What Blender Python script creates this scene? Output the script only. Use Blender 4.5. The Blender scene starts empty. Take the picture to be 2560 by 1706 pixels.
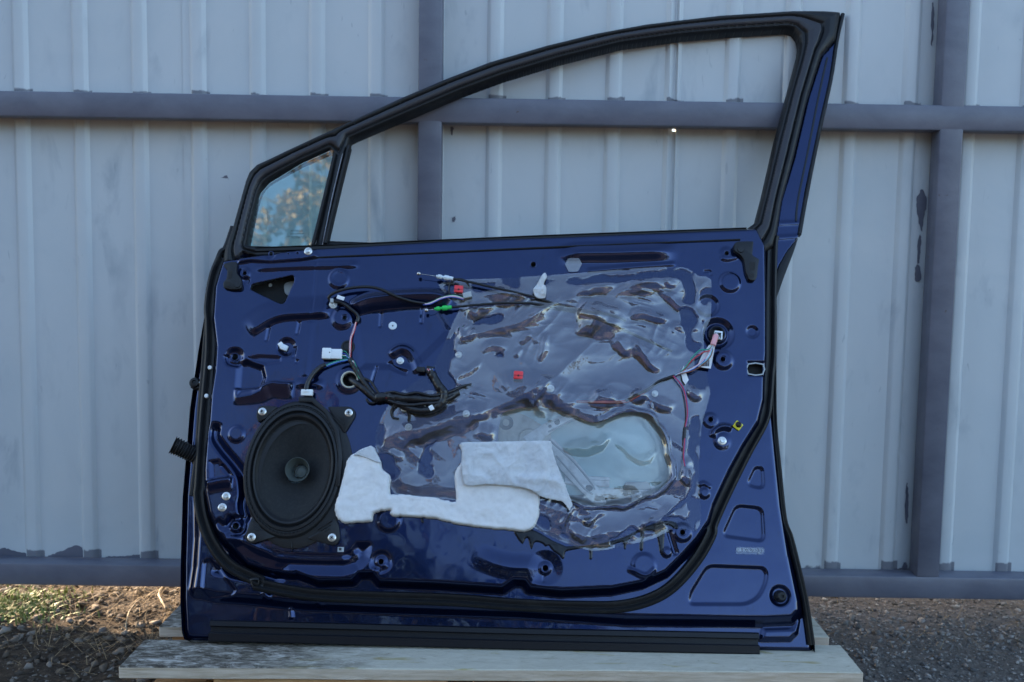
import bpy, bmesh, math, random
import numpy as np
from mathutils import Vector, Matrix
random.seed(7); RNG = np.random.default_rng(7)
SC = bpy.context.scene
COL = SC.collection
rad = math.radians

# ------------------------------------------------------------------ camera
PITCH, ROLL = rad(5.0), rad(0.88)
CAM = Vector((0.0, -1.631, 0.765))
FPX = 2560 * 35.0 / 36.0                     # focal length in photograph pixels
cd = bpy.data.cameras.new('camera'); cam = bpy.data.objects.new('camera', cd); COL.objects.link(cam)
cd.lens = 35; cd.sensor_width = 36; cd.clip_start = 0.02; cd.clip_end = 3000
CR = Matrix.Rotation(math.pi/2 - PITCH, 3, 'X') @ Matrix.Rotation(ROLL, 3, 'Z')
cam.matrix_world = Matrix.Translation(CAM) @ CR.to_4x4()
cd.dof.use_dof = True; cd.dof.focus_distance = 1.70; cd.dof.aperture_fstop = 5.0
SC.camera = cam

# ------------------------------------------------------------------ sky and sun
SUN_ELEV, SUN_AZ = rad(17), rad(-52)         # azimuth measured from +Y (behind the fence) towards +X
w = bpy.data.worlds.new('World'); SC.world = w; w.use_nodes = True
nt = w.node_tree; nt.nodes.clear()
sky = nt.nodes.new('ShaderNodeTexSky'); sky.sky_type = 'NISHITA'; sky.sun_disc = False
sky.sun_elevation = SUN_ELEV; sky.sun_rotation = SUN_AZ
sky.air_density = 1.0; sky.dust_density = 1.2; sky.ozone_density = 1.6
bg = nt.nodes.new('ShaderNodeBackground'); bg.inputs[1].default_value = 0.15
wo = nt.nodes.new('ShaderNodeOutputWorld')
nt.links.new(sky.outputs[0], bg.inputs[0]); nt.links.new(bg.outputs[0], wo.inputs[0])
sl = bpy.data.lights.new('sun', 'SUN'); sl.energy = 5.0; sl.angle = rad(0.53); sl.color = (1.0, 0.76, 0.50)
so = bpy.data.objects.new('sun', sl); COL.objects.link(so)
sdir = Vector((math.sin(SUN_AZ)*math.cos(SUN_ELEV), math.cos(SUN_AZ)*math.cos(SUN_ELEV), math.sin(SUN_ELEV)))
so.rotation_euler = sdir.to_track_quat('Z', 'Y').to_euler(); so.location = sdir * 30
SC.view_settings.view_transform = 'Standard'; SC.view_settings.look = 'None'
SC.view_settings.exposure = 2.08; SC.view_settings.gamma = 1.0
SC.cycles.max_bounces = 14; SC.cycles.transparent_max_bounces = 24
SC.cycles.transmission_bounces = 8; SC.cycles.glossy_bounces = 6
SC.cycles.caustics_reflective = False; SC.cycles.caustics_refractive = False

# ------------------------------------------------------------------ photograph pixel -> ray -> plane
def ray(p):
    d = Vector(((p[0]-1280)/FPX, (853-p[1])/FPX, -1.0))
    return (CR @ d)
def on_plane(p, o, n):
    d = ray(p); t = (o - CAM).dot(n) / d.dot(n); return CAM + d*t
def at_y(p, y): return on_plane(p, Vector((0, y, 0)), Vector((0, 1, 0)))
def at_z(p, z): return on_plane(p, Vector((0, 0, z)), Vector((0, 0, 1)))
def crop(x0, y0, s):
    def f(*pts):
        return [(x0+s*x, y0+s*y) for x, y in pts]
    return f
A = crop(440, 560, 700/2353); B = crop(440, 980, 700/2353); C = crop(1000, 640, 500/2353)
D = crop(1400, 560, 600/2352); E = crop(1000, 960, 500/1782); F = crop(1400, 940, 700/2353)
G = crop(0, 1160, 700/2010); H = crop(640, 1380, 760/2353); I = crop(1300, 1280, 900/2353)
J = crop(1900, 1200, 660/2045); K = crop(500, 340, 600/2352); L = crop(1700, 0, 600/1882)
M = crop(1700, 480, 500/1867); N = crop(0, 0, 2560/2353); O = crop(380, 640, 400/1045)
P = crop(800, 0, 1000/2353); Q = crop(980, 300, 1000/2353); R = crop(400, 1240, 400/1568)
S = crop(940, 840, 500/2353); T = crop(0, 0, 1000/2353); UU = crop(1900, 0, 660/1478)

# the door's own plane: leans back against the fence; u right, v up along the door, h towards the camera (millimetres)
LEAN = rad(20)
DO = Vector((0, 0, 0.10)); EU = Vector((1, 0, 0)); EV = Vector((0, math.sin(LEAN), math.cos(LEAN)))
EN = Vector((0, -math.cos(LEAN), math.sin(LEAN)))
PX = 0.675                                    # millimetres per photograph pixel on the door, roughly
def uv1(p, h=0.0):
    q = on_plane(p, DO + EN*(h*0.001), EN) - DO
    return (q.dot(EU)*1000, q.dot(EV)*1000)
def uv(pts, h=0.0): return [uv1(p, h) for p in pts]
def W(u, v, h): return DO + EU*(u*.001) + EV*(v*.001) + EN*(h*.001)
DOn, EUn, EVn, ENn = (np.array(x) for x in (DO, EU, EV, EN))
def Wn(U, V, Hh):
    return DOn + (U*.001)[..., None]*EUn + (V*.001)[..., None]*EVn + (Hh*.001)[..., None]*ENn

# ------------------------------------------------------------------ materials
def mat(name, base=(.5, .5, .5), rough=.5, metal=0., spec=.5, coat=0., coat_rough=.03, trans=0., ior=1.5):
    m = bpy.data.materials.new(name); m.use_nodes = True
    b = m.node_tree.nodes['Principled BSDF']
    b.inputs['Base Color'].default_value = (*base, 1); b.inputs['Roughness'].default_value = rough
    b.inputs['Metallic'].default_value = metal; b.inputs['Specular IOR Level'].default_value = spec
    b.inputs['Coat Weight'].default_value = coat; b.inputs['Coat Roughness'].default_value = coat_rough
    b.inputs['Transmission Weight'].default_value = trans; b.inputs['IOR'].default_value = ior
    return m
def nd(m, t, **kw):
    n = m.node_tree.nodes.new(t)
    for k, v in kw.items(): setattr(n, k, v)
    return n
def lk(m, a, b): m.node_tree.links.new(a, b)
def bsdf(m): return m.node_tree.nodes['Principled BSDF']
def coords(m, scale=(1, 1, 1), kind='Object', rot=(0, 0, 0)):
    t = nd(m, 'ShaderNodeTexCoord'); mp = nd(m, 'ShaderNodeMapping')
    mp.inputs['Scale'].default_value = scale; mp.inputs['Rotation'].default_value = rot
    lk(m, t.outputs[kind], mp.inputs[0]); return mp.outputs[0]
def noise(m, vec, scale, detail=4, rough=.55, dist=0.):
    n = nd(m, 'ShaderNodeTexNoise'); n.inputs['Scale'].default_value = scale
    n.inputs['Detail'].default_value = detail; n.inputs['Roughness'].default_value = rough
    n.inputs['Distortion'].default_value = dist
    lk(m, vec, n.inputs['Vector']); return n.outputs['Fac']
def ramp(m, fac, stops):
    r = nd(m, 'ShaderNodeValToRGB'); e = r.color_ramp.elements
    while len(e) < len(stops): e.new(.5)
    for x, (pos, c) in zip(e, stops):
        x.position = pos; x.color = (*c, 1) if len(c) == 3 else c
    lk(m, fac, r.inputs[0]); return r.outputs[0]
def mixc(m, fac, a, b, blend='MIX'):
    n = nd(m, 'ShaderNodeMix', data_type='RGBA', blend_type=blend)
    for s, v in ((n.inputs[0], fac), (n.inputs[6], a), (n.inputs[7], b)):
        if hasattr(v, 'links') or isinstance(v, bpy.types.NodeSocket): lk(m, v, s)
        elif isinstance(v, (int, float)): s.default_value = v
        else: s.default_value = (*v, 1)
    return n.outputs[2]
def mth(m, op, a, b=0., clamp=False):
    n = nd(m, 'ShaderNodeMath', operation=op, use_clamp=clamp)
    for s, v in ((n.inputs[0], a), (n.inputs[1], b)):
        if isinstance(v, bpy.types.NodeSocket): lk(m, v, s)
        else: s.default_value = v
    return n.outputs[0]
def bump(m, fac, strength=.3, dist=.001):
    b = nd(m, 'ShaderNodeBump'); b.inputs['Strength'].default_value = strength
    b.inputs['Distance'].default_value = dist; lk(m, fac, b.inputs['Height'])
    lk(m, b.outputs[0], bsdf(m).inputs['Normal'])
def gray(v): return (v, v, v)
MT = {}
def speckle(m, base, dark, scale=300, lo=.62, hi=.72):
    v = coords(m); f = noise(m, v, scale, 3)
    r = ramp(m, f, [(lo, (0, 0, 0)), (hi, (1, 1, 1))])
    c = mixc(m, r, base, dark); lk(m, c, bsdf(m).inputs['Base Color'])

# blue metallic paint with dust, water spots and runs
m = MT['paint'] = mat('blue_paint', (.0056, .0165, .069), .13, .80, .4, .62, .015)
v = coords(m)
spots = ramp(m, noise(m, v, 140, 2, .5), [(.70, gray(0)), (.76, gray(1))])
dust = ramp(m, noise(m, v, 9, 6, .65, .6), [(.42, gray(0)), (.85, gray(.14))])
v2 = coords(m, (60, 60, 2.2))
runs = ramp(m, noise(m, v2, 1.0, 3, .6), [(.63, gray(0)), (.74, gray(.30))])
c = mixc(m, dust, (.0056, .0165, .069), (.055, .075, .12))
c = mixc(m, runs, c, (.003, .006, .025)); c = mixc(m, mth(m, 'MULTIPLY', spots, .35), c, (.003, .006, .02))
lk(m, c, bsdf(m).inputs['Base Color'])
lk(m, mth(m, 'ADD', mth(m, 'MULTIPLY', dust, .9), .015), bsdf(m).inputs['Coat Roughness'])
MT['paint_out'] = mat('outer_blue_paint', (.0056, .0165, .069), .24, .8, .4, .60, .03)
m = MT['primer'] = mat('grey_primer', (.26, .33, .34), .55); speckle(m, (.46, .54, .55), (.25, .30, .31), 12, .5, .8)
m = MT['rubber'] = mat('black_rubber', (.008, .0085, .010), .48, 0, .35)
speckle(m, (.008, .0085, .010), (.026, .025, .024), 40, .55, .95); 
m = MT['plastic'] = mat('black_plastic', (.008, .0085, .010), .42, 0, .4)
m = MT['trim'] = mat('frame_trim_grey', (.030, .028, .034), .40, 0, .4)
speckle(m, (.028, .027, .033), (.046, .042, .040), 25, .55, .95)
m = MT['tape'] = mat('black_tape', (.010, .010, .012), .30, 0, .5)
v = coords(m); bump(m, noise(m, v, 160, 3), .6, .002)
m = MT['wire_black'] = mat('black_cable', (.010, .010, .011), .33)
m = MT['zinc'] = mat('zinc_bolt', (.78, .77, .74), .30, .85); speckle(m, (.72, .71, .68), (.38, .36, .33), 400, .5, .75)
MT['steel'] = mat('steel_cable', (.55, .53, .50), .3, 1.)
m = MT['galv'] = mat('galvanised_steel', (.72, .75, .76), .45, .15); speckle(m, (.76, .79, .80), (.50, .51, .50), 60, .45, .75)
m = MT['castalu'] = mat('cast_gear_plate', (.50, .49, .44), .5, .25); speckle(m, (.55, .54, .48), (.25, .23, .18), 35, .45, .8)
MT['white'] = mat('white_plastic', (.78, .80, .80), .4)
MT['whiteclear'] = mat('milky_plastic', (.66, .72, .76), .35)
MT['beige'] = mat('beige_rubber', (.55, .54, .44), .5)
MT['red'] = mat('red_clip', (.80, .045, .055), .38)
MT['green'] = mat('green_ferrule', (.03, .55, .10), .38)
MT['yellow'] = mat('yellow_clip', (.70, .62, .02), .4)
MT['greyconn'] = mat('grey_connector', (.36, .39, .40), .45)
MT['dark'] = mat('dark_pad', (.012, .013, .014), .8)
for n_, c_ in (('w_green', (.02, .30, .20)), ('w_red', (.50, .02, .03)), ('w_pink', (.72, .38, .40)), ('w_blue', (.03, .10, .45)),
               ('w_cyan', (.22, .50, .62)), ('w_brown', (.20, .07, .03)), ('w_white', (.75, .75, .73)), ('w_purple', (.20, .05, .25))):
    MT[n_] = mat(n_, c_, .4)
m = MT['pinktape'] = mat('pink_tape', (.75, .36, .38), .5); v = coords(m); bump(m, noise(m, v, 200, 3), .5, .001)
m = MT['label'] = mat('white_label', (.76, .77, .78), .5)
MT['ink'] = mat('black_ink', (.02, .02, .025), .5)
MT['sticker_ink'] = mat('pale_sticker_ink', (.40, .45, .52), .5)
MT['glass_ink'] = mat('glass_marking_ink', (.02, .035, .045), .6)
# felt
m = MT['felt'] = mat('white_felt', (.80, .80, .81), .95, 0, .1)
v = coords(m); f = noise(m, v, 22, 6, .7, 1.0)
lk(m, ramp(m, f, [(.3, (.80, .78, .77)), (.6, (.90, .88, .865))]), bsdf(m).inputs['Base Color'])
bump(m, noise(m, v, 420, 6, .8, 1.5), .8, .003)
m = MT['flap'] = mat('grey_felt_skin', (.55, .56, .58), .95, 0, .1)
v = coords(m); f = noise(m, v, 28, 6, .7, 1.5)
lk(m, ramp(m, f, [(.3, (.54, .55, .57)), (.65, (.68, .69, .70))]), bsdf(m).inputs['Base Color'])
bump(m, noise(m, v, 260, 6, .8, 1.5), .7, .003)
# clear film: mostly see-through, thin-sheet reflection, a faint veil of dust
def film_mat(name, refl, veil, tint, rough):
    m = bpy.data.materials.new(name); m.use_nodes = True; t = m.node_tree; t.nodes.clear()
    out = nd(m, 'ShaderNodeOutputMaterial'); tr = nd(m, 'ShaderNodeBsdfTransparent'); gl = nd(m, 'ShaderNodeBsdfGlossy')
    df = nd(m, 'ShaderNodeBsdfDiffuse'); tr.inputs[0].default_value = (*tint, 1)
    gl.inputs['Roughness'].default_value = rough; df.inputs[0].default_value = (.62, .55, .50, 1)
    v = coords(m)
    cl = ramp(m, noise(m, v, 7, 5, .6, .8), [(.35, gray(veil*.45)), (.7, gray(veil*1.3))])
    m1 = nd(m, 'ShaderNodeMixShader'); lk(m, cl, m1.inputs[0]); lk(m, tr.outputs[0], m1.inputs[1]); lk(m, df.outputs[0], m1.inputs[2])
    fr = nd(m, 'ShaderNodeFresnel'); fr.inputs[0].default_value = 1.5
    at = nd(m, 'ShaderNodeAttribute'); at.attribute_name = 'contact'          # film stuck flat to the sealant: no air gap, no second reflection
    free = mth(m, 'SUBTRACT', 1., at.outputs['Fac'], True); lk(m, mth(m, 'MULTIPLY', cl, free), m1.inputs[0])
    ff = mth(m, 'MULTIPLY', mth(m, 'ADD', mth(m, 'MULTIPLY', fr.outputs[0], 1.3), refl, True), mth(m, 'ADD', mth(m, 'MULTIPLY', free, .85), .15))
    m2 = nd(m, 'ShaderNodeMixShader'); lk(m, ff, m2.inputs[0]); lk(m, m1.outputs[0], m2.inputs[1]); lk(m, gl.outputs[0], m2.inputs[2])
    lk(m, m2.outputs[0], out.inputs[0]); return m
MT['film'] = film_mat('clear_plastic_film', .080, .09, (.93, .93, .93), .018)
MT['glass_q'] = film_mat('tinted_quarter_glass', .05, .05, (.72, .93, .95), .01)
m = MT['glass_low'] = mat('dusty_lowered_glass', (.36, .50, .50), .18, 0, .6, .5, .05)
v = coords(m); lk(m, ramp(m, noise(m, v, 10, 5), [(.3, (.46, .72, .74)), (.75, (.62, .84, .85))]), bsdf(m).inputs['Base Color'])
m = MT['smear'] = mat('dark_sealant_smear', (.010, .016, .040), .35, .2, .5)
m = MT['butyl'] = mat('black_butyl_sealant', (.004, .006, .012), .22, 0, .35, .0, .05)
MT['sill'] = mat('black_sill_strip', (.0045, .0052, .0085), .38, 0, .3)
m = MT['cone'] = mat('speaker_paper', (.013, .014, .016), .75, 0, .3)
speckle(m, (.014, .0155, .017), (.022, .023, .024), 240, .45, .7)
MT['cap'] = mat('whizzer_grey', (.055, .066, .062), .6, 0, .3)

# ------------------------------------------------------------------ object helpers
def link(o, parent=None):
    COL.objects.link(o)
    if parent is not None: o.parent = parent
    return o
def mesh_obj(name, verts, faces, m, parent=None, smooth=True, crease=None):
    me = bpy.data.meshes.new(name); me.from_pydata([tuple(v) for v in verts], [], faces); me.update()
    if smooth: me.shade_smooth()
    if crease is not None and smooth: me.set_sharp_from_angle(angle=rad(crease))
    if m is not None: me.materials.append(m)
    return link(bpy.data.objects.new(name, me), parent)
def fast_mesh(name, V, quads, m, parent=None, smooth=True, tris=False, crease=None):
    k = 3 if tris else 4
    me = bpy.data.meshes.new(name); V = np.asarray(V, dtype=np.float32); quads = np.asarray(quads, dtype=np.int32)
    me.vertices.add(len(V)); me.vertices.foreach_set('co', V.ravel())
    me.loops.add(quads.size); me.loops.foreach_set('vertex_index', quads.ravel())
    me.polygons.add(len(quads)); me.polygons.foreach_set('loop_start', np.arange(0, quads.size, k, dtype=np.int32))
    me.update(calc_edges=True); me.validate()
    if smooth: me.shade_smooth()
    if crease is not None: me.set_sharp_from_angle(angle=rad(crease))
    me.materials.append(m)
    return link(bpy.data.objects.new(name, me), parent)
def empty(name, loc=(0, 0, 0)):
    o = bpy.data.objects.new(name, None); o.location = loc; o.empty_display_size = .1
    return link(o)
def tag(o, label=None, cat=None, kind=None, group=None):
    for k, v in (('label', label), ('category', cat), ('kind', kind), ('group', group)):
        if v: o[k] = v
    return o
def box_data(c, ex, ey, ez, sx, sy, sz, bev=0.):
    """bevelled box as verts/faces; half sizes along unit axes"""
    bm = bmesh.new(); bmesh.ops.create_cube(bm, size=2)
    for v in bm.verts: v.co = Vector((v.co.x*sx, v.co.y*sy, v.co.z*sz))
    if bev: bmesh.ops.bevel(bm, geom=list(bm.edges), offset=bev, segments=2, affect='EDGES', profile=.5)
    vs = [c + ex*v.co.x + ey*v.co.y + ez*v.co.z for v in bm.verts]; bm.verts.index_update()
    fs = [[v.index for v in f.verts] for f in bm.faces]; bm.free(); return vs, fs
def join(parts):
    V, Fc = [], []
    for v, f in parts:
        o = len(V); V += list(v); Fc += [[i+o for i in x] for x in f]
    return V, Fc
def catmull(pts, closed=False, n=6):
    p = np.array(pts, float); out = []; k = len(p)
    rng = range(k if closed else k-1)
    for i in rng:
        if closed: a, b, c, d = p[(i-1) % k], p[i], p[(i+1) % k], p[(i+2) % k]
        else: a, b, c, d = p[max(i-1, 0)], p[i], p[i+1], p[min(i+2, k-1)]
        for j in range(n):
            t = j/n
            out.append(.5*((2*b)+(-a+c)*t+(2*a-5*b+4*c-d)*t*t+(-a+3*b-3*c+d)*t**3))
    if not closed: out.append(p[-1])
    return [tuple(x) for x in out]
def tube_data(pts, r, seg=8, caps=True):
    pts = [Vector(p) for p in pts]; V, Fc = [], []; n = len(pts)
    rs = r if isinstance(r, (list, tuple)) else [r]*n
    t0 = (pts[1]-pts[0]).normalized(); up = EN if abs(t0.dot(EN)) < .9 else EV
    nrm = (up - t0*up.dot(t0)).normalized()
    for i in range(n):
        t = (pts[min(i+1, n-1)]-pts[max(i-1, 0)]).normalized()
        nrm = (nrm - t*nrm.dot(t)).normalized(); bn = t.cross(nrm)
        for k in range(seg):
            a = 2*math.pi*k/seg; V.append(pts[i] + (nrm*math.cos(a)+bn*math.sin(a))*rs[i])
    for i in range(n-1):
        for k in range(seg):
            Fc.append([i*seg+k, i*seg+(k+1) % seg, (i+1)*seg+(k+1) % seg, (i+1)*seg+k])
    if caps: Fc.append(list(range(seg))[::-1]); Fc.append([(n-1)*seg+k for k in range(seg)])
    return V, Fc
def wire_pts(pts, h, n=6):
    """pixel polyline lying h mm in front of the panel face (h may be a list)"""
    hs = h if isinstance(h, (list, tuple)) else [h]*len(pts)
    q = [(*uv1(p, hh), hh) for p, hh in zip(pts, hs)]
    return [W(*x) for x in catmull(q, False, n)]
def wire(name, pts, h, r, m, parent, n=6, seg=8, jit=0.):
    w_ = wire_pts(pts, h, n)
    rr = [r*.001*(1+jit*random.uniform(-1, 1)) for _ in w_]
    v, f = tube_data(w_, rr, seg); return mesh_obj(name, v, f, MT[m], parent)
def sweep(name, pts, h, prof, m, parent, closed=False, n=5, crease=40):
    """profile [(across_mm, height_mm)] carried along a pixel path lying h mm from the panel face"""
    hs = h if isinstance(h, (list, tuple)) else [h]*len(pts)
    q = catmull([(*uv1(p, hh), hh) for p, hh in zip(pts, hs)], closed, n); k = len(q); V, Fc = [], []
    for i in range(k):
        a = q[(i-1) % k] if closed else q[max(i-1, 0)]; b = q[(i+1) % k] if closed else q[min(i+1, k-1)]
        t = np.array([b[0]-a[0], b[1]-a[1]]); t = t/np.linalg.norm(t); nn = (-t[1], t[0])
        for (x, y) in prof: V.append(W(q[i][0]+nn[0]*x, q[i][1]+nn[1]*x, q[i][2]+y))
    s = len(prof)
    for i in range(k if closed else k-1):
        j = (i+1) % k
        for c_ in range(s):
            Fc.append([i*s+c_, i*s+(c_+1) % s, j*s+(c_+1) % s, j*s+c_])
    if not closed: Fc.append(list(range(s))[::-1]); Fc.append([(k-1)*s+c_ for c_ in range(s)])
    me = mesh_obj(name, V, Fc, MT[m], parent, True, crease)
    bm = bmesh.new(); bm.from_mesh(me.data); bmesh.ops.recalc_face_normals(bm, faces=bm.faces); bm.to_mesh(me.data); bm.free()
    return me
def prism(name, poly_uv, h0, h1, m, parent, bev=.5, crease=35):
    """flat plate cut to an outline, h0..h1 mm, with a small edge bevel"""
    bm = bmesh.new(); vs = [bm.verts.new((u, v_, 0)) for u, v_ in poly_uv]; f = bm.faces.new(vs)
    if f.normal.z < 0: f.normal_flip()
    bm.normal_update(); 
    if f.normal.z < 0: bmesh.ops.reverse_faces(bm, faces=[f])
    r = bmesh.ops.extrude_face_region(bm, geom=[f]); top = [e for e in r['geom'] if isinstance(e, bmesh.types.BMVert)]
    for v_ in top: v_.co.z = h1-h0
    bmesh.ops.recalc_face_normals(bm, faces=bm.faces)
    if bev:
        es = [e for e in bm.edges if all(abs(v_.co.z-(h1-h0)) < 1e-6 for v_ in e.verts)]
        bmesh.ops.bevel(bm, geom=es, offset=bev, segments=2, affect='EDGES', profile=.5)
    for v_ in bm.verts:
        q = W(v_.co.x, v_.co.y, h0+v_.co.z); v_.co = q
    bmesh.ops.recalc_face_normals(bm, faces=bm.faces)
    me = bpy.data.meshes.new(name); bm.to_mesh(me); bm.free(); me.materials.append(MT[m])
    me.shade_smooth(); me.set_sharp_from_angle(angle=rad(crease))
    return link(bpy.data.objects.new(name, me), parent)
def lathe(name, p, h, prof, m, parent, seg=28, ex=1., ey=1., tilt=0., crease=35, hexcut=None):
    """profile [(r_mm, h_mm)] turned about the door normal at pixel p"""
    cu, cv = uv1(p, h); V, Fc = [], []; ct, st = math.cos(tilt), math.sin(tilt)
    for (r, y) in prof:
        for k in range(seg):
            a = 2*math.pi*k/seg; x_, y_ = r*ex*math.cos(a), r*ey*math.sin(a)
            V.append(W(cu+x_*ct-y_*st, cv+x_*st+y_*ct, h+y))
    for i in range(len(prof)-1):
        for k in range(seg): Fc.append([i*seg+k, i*seg+(k+1) % seg, (i+1)*seg+(k+1) % seg, (i+1)*seg+k])
    if prof[-1][0] > 0.01: Fc.append([(len(prof)-1)*seg+k for k in range(seg)])
    return mesh_obj(name, V, Fc, MT[m] if isinstance(m, str) else m, parent, True, crease)

# ------------------------------------------------------------------ fields on the door plane
def sstep(a, b, x):
    t = np.clip((x-a)/(b-a+1e-9), 0, 1); return t*t*(3-2*t)
def lstep(a, b, x):
    """straight flank with small corner radii, as pressed steel has"""
    t = np.clip((x-a)/(b-a+1e-9), 0, 1); return .3*t*t*(3-2*t)+.7*t
def sd_poly(U, V, pts):
    p = np.array(pts, float); d2 = np.full(U.shape, 1e18); ins = np.zeros(U.shape, bool)
    for i in range(len(p)):
        a, b = p[i-1], p[i]; ex, ey = b-a; wx, wy = U-a[0], V-a[1]
        t = np.clip((wx*ex+wy*ey)/(ex*ex+ey*ey+1e-12), 0, 1)
        d2 = np.minimum(d2, (wx-ex*t)**2+(wy-ey*t)**2)
        if a[1] != b[1]:
            cr = ((V >= a[1]) != (V >= b[1])) & (U < (b[0]-a[0])*(V-a[1])/(b[1]-a[1])+a[0]); ins ^= cr
    d = np.sqrt(d2); return np.where(ins, -d, d)
def pl_dist(U, V, pts):
    """distance to a polyline, signed positive on the lower side (path drawn left to right), and the place along it 0..1"""
    p = np.array(pts, float); seg = np.hypot(*(p[1:]-p[:-1]).T); cum = np.concatenate([[0], np.cumsum(seg)]); tot = cum[-1]
    best = np.full(U.shape, 1e18); sg = np.ones(U.shape); s = np.zeros(U.shape)
    for i in range(len(p)-1):
        a, b = p[i], p[i+1]; ex, ey = b-a; wx, wy = U-a[0], V-a[1]
        t = np.clip((wx*ex+wy*ey)/(ex*ex+ey*ey+1e-12), 0, 1); d2 = (wx-ex*t)**2+(wy-ey*t)**2
        k = d2 < best; best = np.where(k, d2, best)
        sg = np.where(k, np.where(ex*wy-ey*wx < 0, 1., -1.), sg); s = np.where(k, (cum[i]+t*seg[i])/tot, s)
    return np.sqrt(best)*sg, s, tot
def vnoise(U, V, scale, seed=0, octs=3, gain=.5):
    out = np.zeros(U.shape); amp = 1.; tot = 0.
    for o in range(octs):
        r = np.random.default_rng(abs(seed)*97+o*13+1); g = r.random((64, 64))
        x, y = U/scale*2**o+31.7*o, V/scale*2**o+17.3*o
        xi, yi = np.floor(x).astype(int), np.floor(y).astype(int); fx, fy = x-xi, y-yi
        fx, fy = fx*fx*(3-2*fx), fy*fy*(3-2*fy)
        q = lambda i, j: g[(yi+j) % 64, (xi+i) % 64]
        out += amp*((q(0, 0)*(1-fx)+q(1, 0)*fx)*(1-fy)+(q(0, 1)*(1-fx)+q(1, 1)*fx)*fy); tot += amp; amp *= gain
    return out/tot*2-1
class Field:
    def __init__(s): s.f = []
    def step(s, pts, Hh, w, h0=0.):               # raise or sink the inside of an outline
        q = uv(pts, h0); wm = w*PX
        s.f.append((np.array(q), wm, lambda U, V: Hh*lstep(wm/2, -wm/2, sd_poly(U, V, q))))
    def ledge(s, pts, Hh, wu, wb, tp=.2, h0=0., n=4, vary=False):  # swells gently from above, falls away over the band below
        q = catmull(uv(pts, h0), False, n); a, bb = wu*PX, wb*PX
        def fn(U, V):
            d, t, tot = pl_dist(U, V, q); b = bb*(.40+.75*np.sin(np.pi*np.clip(t, 0, 1))) if vary else bb; g = np.where(d < 0, sstep(-a, 0, d), lstep(b, 0, d))
            return Hh*g*sstep(0, tp, t)*sstep(1, 1-tp, t)
        s.f.append((np.array(q), max(a, bb*1.2), fn))
    def groove(s, pts, Hh, w, h0=0., tp=.08, n=4):
        q = catmull(uv(pts, h0), False, n); a = w*PX
        def fn(U, V):
            d, t, tot = pl_dist(U, V, q); return Hh*lstep(a, a*.15, np.abs(d))*sstep(-.001, tp, t)*sstep(1.001, 1-tp, t)
        s.f.append((np.array(q), a, fn))
    def disc(s, c, r, Hh, w, h0=0., inner=None):
        cu, cv = uv1(c, h0); rm, wm = r*PX, w*PX
        def fn(U, V):
            d = np.hypot(U-cu, V-cv); o = Hh*lstep(rm+wm/2, rm-wm/2, d)
            if inner: o = o + inner[1]*sstep((inner[0]+inner[2]/2)*PX, (inner[0]-inner[2]/2)*PX, d)
            return o
        s.f.append((np.array([(cu-rm, cv-rm), (cu+rm, cv+rm)]), wm, fn))
    def add(s, fn): s.f.append((None, 0, fn))
    def __call__(s, U, V):
        Hh = np.zeros(U.shape)
        for q, mg, fn in s.f:
            if q is None: Hh += fn(U, V); continue
            (u0, v0), (u1, v1) = q.min(0)-mg-2, q.max(0)+mg+2
            k = (U >= u0) & (U <= u1) & (V >= v0) & (V <= v1)
            if k.any(): Hh[k] += fn(U[k], V[k])
        return Hh
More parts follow.
